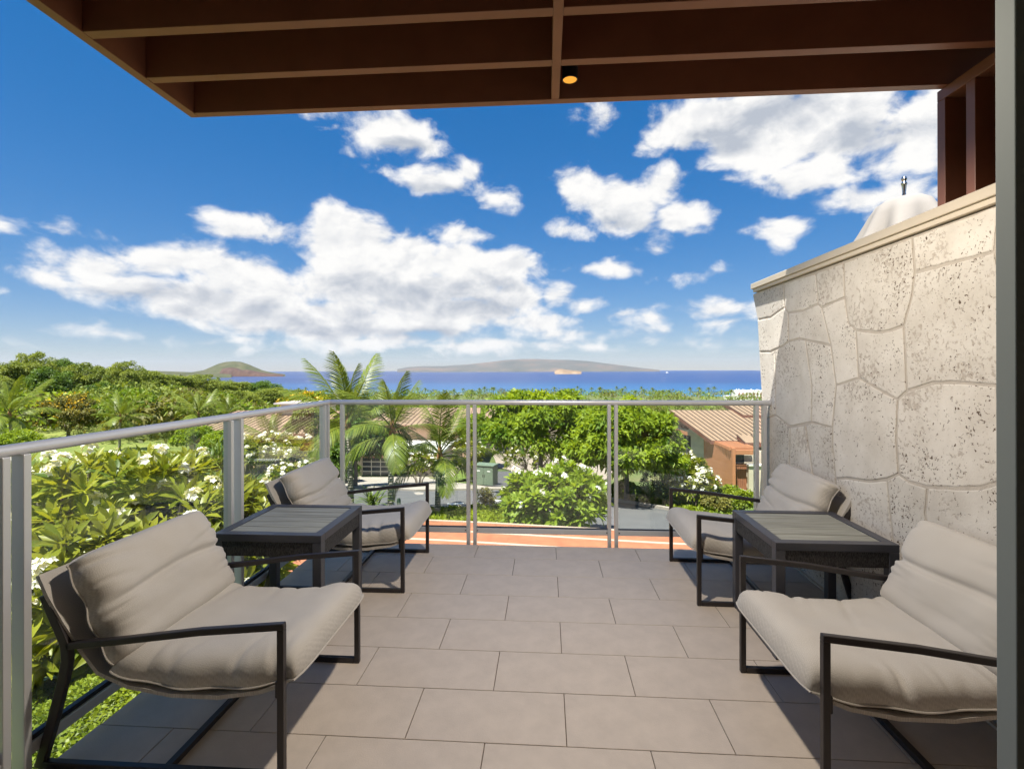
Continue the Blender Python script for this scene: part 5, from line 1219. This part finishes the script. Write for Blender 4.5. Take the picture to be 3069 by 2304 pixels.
def plumeria(label, center, radii, seed, nros=120, k=12, L=.30, Wd=.085, ground_z=None, kind='diamond', flowers=14, nfl=12, psz=.045, single=0, leaf='leaf_plumeria', group=None, base=.5, name='plumeria'):
    R = np.random.default_rng(seed); c = np.array(center, float); r = np.array(radii, float); g = ground(c[0], c[1]) if ground_z is None else ground_z
    root = thing(name, label, 'shrub', (c[0], c[1], g), 0, group); o0 = np.array([c[0], c[1], g])
    d = sphere_dirs(R, nros * 3); d = d[d[:, 2] > -.55][:nros]; q = R.uniform(.45, 1, len(d)) ** .5
    lob = np.array([1 + .2 * mnoise.noise(Vector(tuple(v * 1.9)) + Vector((seed, 1, 0))) for v in d])
    C = c + d * r * (q * lob)[:, None]; A = unit(d * .75 + np.array([0, 0, .75]) + R.normal(0, .22, d.shape))
    P, D, N, LL, WW, rnd = rosette_arrays(R, C, A, k, L, Wd, kind, base)
    cov = Vector((0, 0, CAMZ)); n = len(P)
    one = np.zeros(n, bool)
    if single:                              # the leaves nearest the balcony are parts of their own
        dist = np.linalg.norm(P - np.array([0, 0, CAMZ]), axis=1) - (q * 1.2)[np.repeat(np.arange(len(C)), k)]
        one[np.argsort(dist)[:single]] = True
        meshes = []
        for b in range(4):
            V, F, rn = leaf_arrays([[0, 0, 0]], [[1, 0, 0]], [[0, 0, 1]], 1.0, .235, .2 + .22 * b, 'leaf', .12 + .06 * b, .16); meshes.append(np_mesh('leaf', V, F, leaf, rn, smooth=True))
        for i in np.nonzero(one)[0]:
            o = bpy.data.objects.new('leaf', meshes[int(min(3, rnd[i] * 4))]); link(o, root)
            S = np.cross(N[i], D[i]); S /= np.linalg.norm(S); Nn = np.cross(D[i], S)
            m = Matrix((D[i], S, Nn)).transposed().to_4x4() @ Matrix.Scale(float(LL[i]), 4); m.translation = Vector(P[i] - o0); o.matrix_basis = m
    V, F, rn = leaf_arrays(P[~one] - o0, D[~one], N[~one], LL[~one], WW[~one], rnd[~one], kind, .14, .16)
    o = bpy.data.objects.new('foliage', np_mesh('foliage', V, F, leaf, rn, smooth=(kind != 'diamond'))); link(o, root); tag(o, kind='stuff')
    mb = MB(); hub = [Vector((c[0] + r[0] * .25 * math.cos(a), c[1] + r[1] * .25 * math.sin(a), g + (c[2] - g) * .45)) - Vector(o0) for a in (0, 1.3, 2.5, 3.8, 5.1)]
    for h in hub: mb.tube([(h.x * .3, h.y * .3, -.3), h * .6, h], [.07 * r[0] / 2 + .02, .06, .05], 7)
    for p in C[::2]:
        e = Vector(p - o0); h = min(hub, key=lambda v: (v - e).length); mb.tube([h, h.lerp(e, .5) + Vector((0, 0, -.1 * r[2])), e], [.035, .025, .016], 5)
    mb.build('stem', 'bark_grey', root, smooth=60)
    pick = [i for i in range(len(C)) if d[i][2] > -.1 and (d[i][1] < .5)]; R.shuffle(pick)
    for i in pick[:flowers]:
        V, F, rn = flower_arrays(R, C[i] + A[i] * L * .9 - o0, A[i], .085 if psz < .06 else .14, nfl, psz)
        o = bpy.data.objects.new('flower_head', np_mesh('flower_head', V, F, 'petal_white', rn)); link(o, root)
    return root
plumeria('large plumeria with long yellow-green leaves and white flowers outside the left railing', (-5.0, 5.4, -.70), (2.05, 1.75, 1.05), 4, nros=860, k=15, L=.25, Wd=.058, kind='leaf', flowers=80, nfl=15, psz=.042, single=300, base=.68)
def plum_at(label, px, py, D, rx, rz, seed, **k):
    c = at(px, py, D); return plumeria(label, tuple(c), (rx * D / FPX, rx * D / FPX * .85, rz * D / FPX), seed, **k)
plum_at('round plumeria bush with white flowers behind the middle glass pane', 1200, 1080, 19.5, 112, 66, 6, nros=320, k=12, L=.40, Wd=.13, kind='leaf', flowers=26, nfl=8, psz=.075, base=.75, leaf='leaf_bright')
plum_at('white flowering plumeria just left of the railing corner', 655, 985, 27, 48, 34, 71, nros=110, k=10, L=.34, Wd=.11, flowers=22, nfl=6, psz=.1, base=.6)
plum_at('white flowering plumeria in the middle of the far left pane', 600, 972, 29, 50, 32, 72, nros=110, k=10, L=.34, Wd=.11, flowers=22, nfl=6, psz=.1, base=.62)
plum_at('white flowering plumeria behind the left rail post pair', 545, 985, 25, 40, 40, 73, nros=100, k=10, L=.34, Wd=.11, flowers=18, nfl=6, psz=.1, base=.6)
plum_at('low white flowering plumeria above the clay terrace', 640, 1035, 21, 60, 30, 74, nros=110, k=10, L=.32, Wd=.10, flowers=20, nfl=6, psz=.09, base=.42)
plum_at('small plumeria tree on the lawn before the garage door', 905, 1003, 44, 55, 30, 75, nros=110, k=10, L=.42, Wd=.15, flowers=22, nfl=5, psz=.14, base=.4)
plum_at('white flowering plumeria right of the shortest street palm', 1012, 985, 48, 32, 42, 76, nros=90, k=10, L=.42, Wd=.15, flowers=16, nfl=5, psz=.14, base=.5)
plum_at('plumeria thicket behind the shade tree trunk', 1150, 985, 50, 62, 30, 77, nros=120, k=10, L=.45, Wd=.16, flowers=26, nfl=5, psz=.15, base=.4)
plum_at('small plumeria right of the hidden garage door', 1262, 990, 52, 24, 22, 78, nros=60, k=10, L=.45, Wd=.16, flowers=12, nfl=5, psz=.15, base=.5)
plum_at('plumeria with many white flowers before the seamed roof house', 1495, 1052, 29, 52, 36, 79, nros=130, k=11, L=.34, Wd=.11, flowers=36, nfl=7, psz=.09, base=.55)
plum_at('plumeria between shade tree and seamed roof house', 1492, 1012, 34, 32, 26, 80, nros=80, k=10, L=.36, Wd=.12, flowers=10, nfl=6, psz=.1, base=.45)
plum_at('dark leafy bush under the right shade tree', 1415, 1050, 31, 30, 40, 81, nros=90, k=10, L=.3, Wd=.08, flowers=3, nfl=5, psz=.08, leaf='leaf_deep', base=.3, name='leafy_bush')

# ---- shrubs of small leaves
def shrub_at(label, px, py, D, rx, rz, seed, leaf='leaf_cover', n=50, per=60, ll=.16, lw=.09, base_v=.6, flowers=None, name='shrub'):
    c = at(px, py, D); r = rx * D / FPX; return tree(name, label, (c.x, c.y, ground(c.x, c.y)), tuple(c), (r, r * .9, rz * D / FPX), seed, leaf=leaf, nclump=n, per=per, ll=ll, lw=lw, trunk_r=.05, bark='bark_brown', clump=.25, cat='shrub', flowers=flowers, base_v=base_v)
shrub_at('yellow-green shrub before the rust stucco box', 1572, 1072, 29, 34, 20, 91, base_v=.85)
shrub_at('yellow-green shrub at the foot of the wooden gate', 1610, 1082, 27, 24, 18, 92, base_v=.9)
shrub_at('pale twiggy shrub beside the plumeria near the right house', 1545, 1088, 27, 26, 14, 93, leaf='leaf_olive', base_v=.75, n=40, per=30)
shrub_at('slim sapling with sparse leaves by the kerb', 1050, 1078, 26.5, 20, 26, 94, leaf='leaf_olive', n=26, per=26, ll=.14, lw=.07, name='sapling')
shrub_at('small lime shrub beside the black sack', 955, 1042, 38, 6, 9, 95, n=14, per=30, base_v=.95)
shrub_at('lime shrub at the left of the round plumeria', 1075, 1108, 24, 18, 13, 96, base_v=.9)
shrub_at('dark shrub beside the garage wall', 745, 1015, 50, 30, 26, 97, leaf='leaf_deep', ll=.3, lw=.18)
for k, (px, py, D, rx, rz, lb) in enumerate(((480, 960, 34, 45, 28, 'bright shrub mass left of the mid rail posts'), (420, 945, 40, 40, 22, 'bright green shrub above the lawn edge'), (30, 960, 22, 60, 26, 'fan-leaved shrub at the left picture edge'), (1030, 930, 60, 40, 30, 'green shrubbery between palm and shade tree'), (690, 925, 70, 40, 22, 'sunny shrub behind the railing corner'), (1350, 1060, 33, 30, 18, 'yellow leafy shrub under the right shade tree'))):
    shrub_at(lb, px, py, D, rx, rz, 100 + k, leaf='leaf_bright', n=70, per=130, ll=.15 * D / 30, lw=.08 * D / 30, base_v=.6)

# ---- strap-leaved plants
def blades(label, base, n, L, seed, wd=.035, name='strap_leaf_plant', lean=.9, base_v=.5):
    R = np.random.default_rng(seed); root = thing(name, label, 'plant', base); rows = []
    a = R.uniform(0, 6.28, n); e = R.uniform(.5, 1.45, n); Ln = L * R.uniform(.6, 1.1, n); S = np.stack([-np.sin(a), np.cos(a), 0 * a], 1); H = np.stack([np.cos(a), np.sin(a), 0 * a], 1)
    P = np.stack([R.normal(0, L * .08, n), R.normal(0, L * .08, n), 0 * a], 1)
    for t, w in ((0, .6), (.3, 1), (.6, .9), (.85, .5), (1, .05)):
        c = P + H * (Ln * np.cos(e) * t + Ln * .25 * t * t)[:, None] + np.array([0, 0, 1.]) * (Ln * np.sin(e) * t - Ln * lean * .45 * t ** 2.4)[:, None]
        rows += [c - S * wd * w, c + S * wd * w]
    V = np.stack(rows, 1); F = (np.arange(n)[:, None, None] * 10 + np.array([[2 * k, 2 * k + 1, 2 * k + 3, 2 * k + 2] for k in range(4)])[None]).reshape(-1, 4)
    o = bpy.data.objects.new('blades', np_mesh('blades', V.reshape(-1, 3), F, 'leaf_blade', np.repeat(np.clip(R.normal(base_v, .2, n), 0, 1), 10), smooth=True)); link(o, root); tag(o, kind='stuff')
    MB().lathe([(0, -.1), (L * .09, -.05), (L * .07, L * .12), (0, L * .16)], 8).build('crown_base', 'bark_brown', root)
    return root
def blades_at(label, px, py, D, n, L, seed, **k):
    p = at(px, py, D); return blades(label, (p.x, p.y, p.z), n, L, seed, **k)
blades_at('tall strap-leaved clump behind the left glass, left of mid posts', 468, 1010, 13, 90, 1.5, 201, wd=.02)
blades_at('strap-leaved clump at the left end of the clay terrace', 545, 1062, 16.5, 60, 1.1, 202, wd=.025)
blades_at('spiky bromeliad at the terrace edge beside mid posts', 533, 1112, 12.2, 36, .55, 203, wd=.03, base_v=.75)
blades_at('strap-leaved plant showing over the far left chair seat', 805, 1090, 20.5, 70, 1.2, 204, wd=.03, base_v=.6)
blades_at('yellowish strap-leaved clump under the right shade tree', 1395, 1078, 29, 120, 1.3, 205, wd=.03, base_v=.85)
blades_at('strap-leaved plant right of the round plumeria', 1255, 1045, 30, 70, 1.3, 206, wd=.035, base_v=.7)
blades_at('low strap-leaved plant left of the round plumeria', 455, 1075, 9.5, 50, .8, 207, wd=.02)

# ---- ground cover
def cover(name, poly, n, ll, lw, h, leaf, seed, base_v=.6, pixel=True, z=None, label=None, red=0):
    R = np.random.default_rng(seed); P2 = [hit_ground(*p) for p in poly] if pixel else [Vector((p[0], p[1], 0)) for p in poly]
    xs = [p.x for p in P2]; ys = [p.y for p in P2]; pts = []
    while len(pts) < n:
        x, y = R.uniform(min(xs), max(xs)), R.uniform(min(ys), max(ys)); ins = False; j = len(P2) - 1
        for i in range(len(P2)):
            if (P2[i].y > y) != (P2[j].y > y) and x < (P2[j].x - P2[i].x) * (y - P2[i].y) / (P2[j].y - P2[i].y) + P2[i].x: ins = not ins
            j = i
        if ins: pts.append((x, y))
    pts = np.array(pts); hz = np.array([ground(x, y) + h * (.55 + .9 * mnoise.noise(Vector((x * 1.6, y * 1.6, seed)))) for x, y in pts])
    P = np.concatenate([pts, (hz - R.random(n) ** 2 * h * .5)[:, None]], 1); D = unit(R.normal(0, 1, (n, 3)) + np.array([0, 0, .5])); N = unit(R.normal(0, .5, (n, 3)) + np.array([0, 0, 1.]))
    cl_ = np.array([mnoise.noise(Vector((x * .9, y * .9, seed + 5))) for x, y in pts])
    V, F, rn = leaf_arrays(P, D, N, ll * R.uniform(.6, 1.3, n), lw * R.uniform(.6, 1.3, n), np.clip(base_v + cl_ * .5 + R.normal(0, .15, n), 0, 1))
    o = bpy.data.objects.new(name, np_mesh(name, V, F, leaf, rn)); link(o); tag(o, label, 'ground cover', kind='stuff'); return o
cover('ground_cover', [(-1.86, .8), (-1.86, 3.6), (-2.6, 5.0), (-5.5, 5.0), (-5.5, 1.5), (-3.5, .6)], 46000, .042, .024, .24, 'leaf_cover', 301, .62, pixel=False, label='small leaved bright green ground cover below the left railing')
cover('ground_cover', [(-1.9, 4.2), (-2.6, 6.5), (-4.5, 9.5), (-3.0, 9.0), (-.5, 7.6), (2.5, 7.0), (2.5, 4.3)], 9000, .07, .04, .3, 'leaf_cover', 302, .7, pixel=False, label='bright ground cover between balcony and clay terrace')
cover('ground_cover', [(860, 1109), (955, 1104), (1083, 1101), (1175, 1120), (1230, 1143), (1150, 1150), (1000, 1145), (880, 1130)], 9000, .22, .12, .28, 'leaf_cover', 303, .85, label='lime ground cover along the near kerb')
cover('ground_cover', [(1270, 1073), (1333, 1083), (1445, 1102), (1560, 1122), (1620, 1118), (1560, 1088), (1440, 1075), (1330, 1064)], 9000, .2, .12, .3, 'leaf_cover', 304, .75, label='low green hedge along the right kerb')
cover('ground_cover', [(520, 960), (700, 950), (720, 1010), (700, 1060), (610, 1062), (520, 1045)], 7000, .3, .14, .5, 'leaf_olive', 305, .5, label='brownish mulch plants on the bank behind the left glass')

# ---- woodland running down to the shore: far too many crowns to tell apart
R = np.random.default_rng(77); parts_c = []
def crown_far(x, y, rr, hh, n, basev):
    d = sphere_dirs(R, n); d[:, 2] = np.abs(d[:, 2]); z0 = ground(x, y) + hh - rr * .7
    P = np.array([x, y, z0]) + d * rr * np.array([1, 1, .75]) * R.uniform(.8, 1.1, (n, 1)); s = rr * (.19 if n > 200 else .27 if n > 80 else .4)
    return leaf_arrays(P, unit(d * .4 + R.normal(0, .6, (n, 3))), unit(d + R.normal(0, .3, (n, 3))), s * R.uniform(.6, 1.3, n), s * .55, np.clip(basev + R.normal(0, .15, n), 0, 1))
wood = {'leaf_kiawe': [], 'leaf_bright': [], 'leaf_olive': []}
cnt = 0
while cnt < 3300:
    az = R.uniform(-1.22, .72); D = math.exp(R.uniform(math.log(70), math.log(1215 if az > -.5 else 3600))) if cnt < 2600 else R.uniform(800, 1190); x, y = D * math.sin(az), D * math.cos(az)
    q = x / y
    if D < 95 and -.45 < q < .45: continue
    if q < -.45 and D < 80: continue
    if q > .15 and q < .5 and D < 75: continue
    if ground(x, y) < SEA + 2.5: continue
    rr = R.uniform(2.6, 5.0) * (1 if D < 600 else 1.7); key = ('leaf_kiawe', 'leaf_bright', 'leaf_olive')[int(R.choice(3, p=(.5, .27, .23)))]
    wood[key].append(crown_far(x, y, rr, (R.uniform(4.5, 8.5) * (.8 if D < 200 else 1) if D < 600 else R.uniform(5, 16)), 280 if D < 170 else 110 if D < 420 else 36, R.uniform(.3, .75))); cnt += 1
for key, pr in wood.items():
    V, F, rn = join_arrays(pr); o = bpy.data.objects.new('woodland', np_mesh('woodland', V, F, key, rn)); link(o)
    tag(o, {'leaf_kiawe': 'mid green woodland running down to the shore', 'leaf_bright': 'bright green crowns scattered through the woodland', 'leaf_olive': 'olive and yellowish crowns scattered through the woodland'}[key], 'woodland', kind='stuff')
# palms standing out along the shore
far = None
PX = [640, 668, 690, 712, 735, 900, 912, 985, 1004, 1018, 1034, 1049, 1062, 1070, 1205, 1218, 1232, 1247, 1262, 1276, 1290, 1301, 1313, 1325, 1340, 1352, 1367, 1382, 1396, 1410, 1424, 1440, 1455, 1490, 1508, 1530, 1545, 1575, 470, 505, 530, 552, 575, 600]
for k, px in enumerate(PX):
    rr = random.Random(k); px += rr.uniform(-9, 9); D = rr.uniform(700, 1130) if px > 620 else rr.uniform(420, 700); p = at(px, 850, D); g = ground(p.x, D); ht = rr.uniform(14, 19)
    if far is None:
        far = thing('shore_palm', 'small coconut palm standing up from the trees by the shore', 'palm', (p.x, D, g), 0, 'palms along the shore')
        MB().tube([(0, 0, 0), (.5, 0, 9), (.9, 0, 13)], [.5, .4, .35], 6).build('trunk', 'palm_bark', far)
        Rr = np.random.default_rng(5); arr = []
        for j in range(22):
            a = j * 2.399; e = 1.2 - 1.5 * j / 21; Lf = 5.2; H = np.array([math.cos(a), math.sin(a), 0]); S = np.array([-math.sin(a), math.cos(a), 0]); b0 = np.array([.9, 0, 13.0]); rows = []
            for t, w in ((0, .3), (.35, 1), (.7, .9), (1, .1)):
                c = b0 + H * Lf * math.cos(e) * t + np.array([0, 0, 1]) * (Lf * math.sin(e) * t - 2.6 * t * t); rows += [c - S * .55 * w, c + S * .55 * w + np.array([0, 0, -.25 * w])]
            arr.append((np.array(rows), np.array([[0, 1, 3, 2], [2, 3, 5, 4], [4, 5, 7, 6]]), np.full(8, Rr.uniform(.1, .6))))
        V, F, rn = join_arrays(arr); o = bpy.data.objects.new('crown', np_mesh('crown', V, F, 'leaf_palm', rn)); link(o, far); t = far
    else: t = copy_tree(far)
    t.location = (p.x, D, g); q_ = rr.uniform(.95, 1.7); t.scale = (q_, q_, ht / 13); t.rotation_euler = (0, 0, rr.uniform(0, 6))

# ------------------------------------------------------------------ sea air
hm = bpy.data.materials.new('haze'); hm.use_nodes = True; nt = hm.node_tree
for n in list(nt.nodes): nt.nodes.remove(n)
pv = nt.nodes.new('ShaderNodeVolumePrincipled'); pv.inputs['Color'].default_value = (.78, .86, 1, 1); pv.inputs['Density'].default_value = .000021; pv.inputs['Anisotropy'].default_value = .2
ou = nt.nodes.new('ShaderNodeOutputMaterial'); nt.links.new(pv.outputs[0], ou.inputs['Volume'])
MATS['haze'] = hm
hz = MB().box(-22000, 22000, -400, 21500, -125, 420).build('haze', 'haze'); tag(hz, 'thin bluish sea air over the whole view', 'haze', kind='stuff')
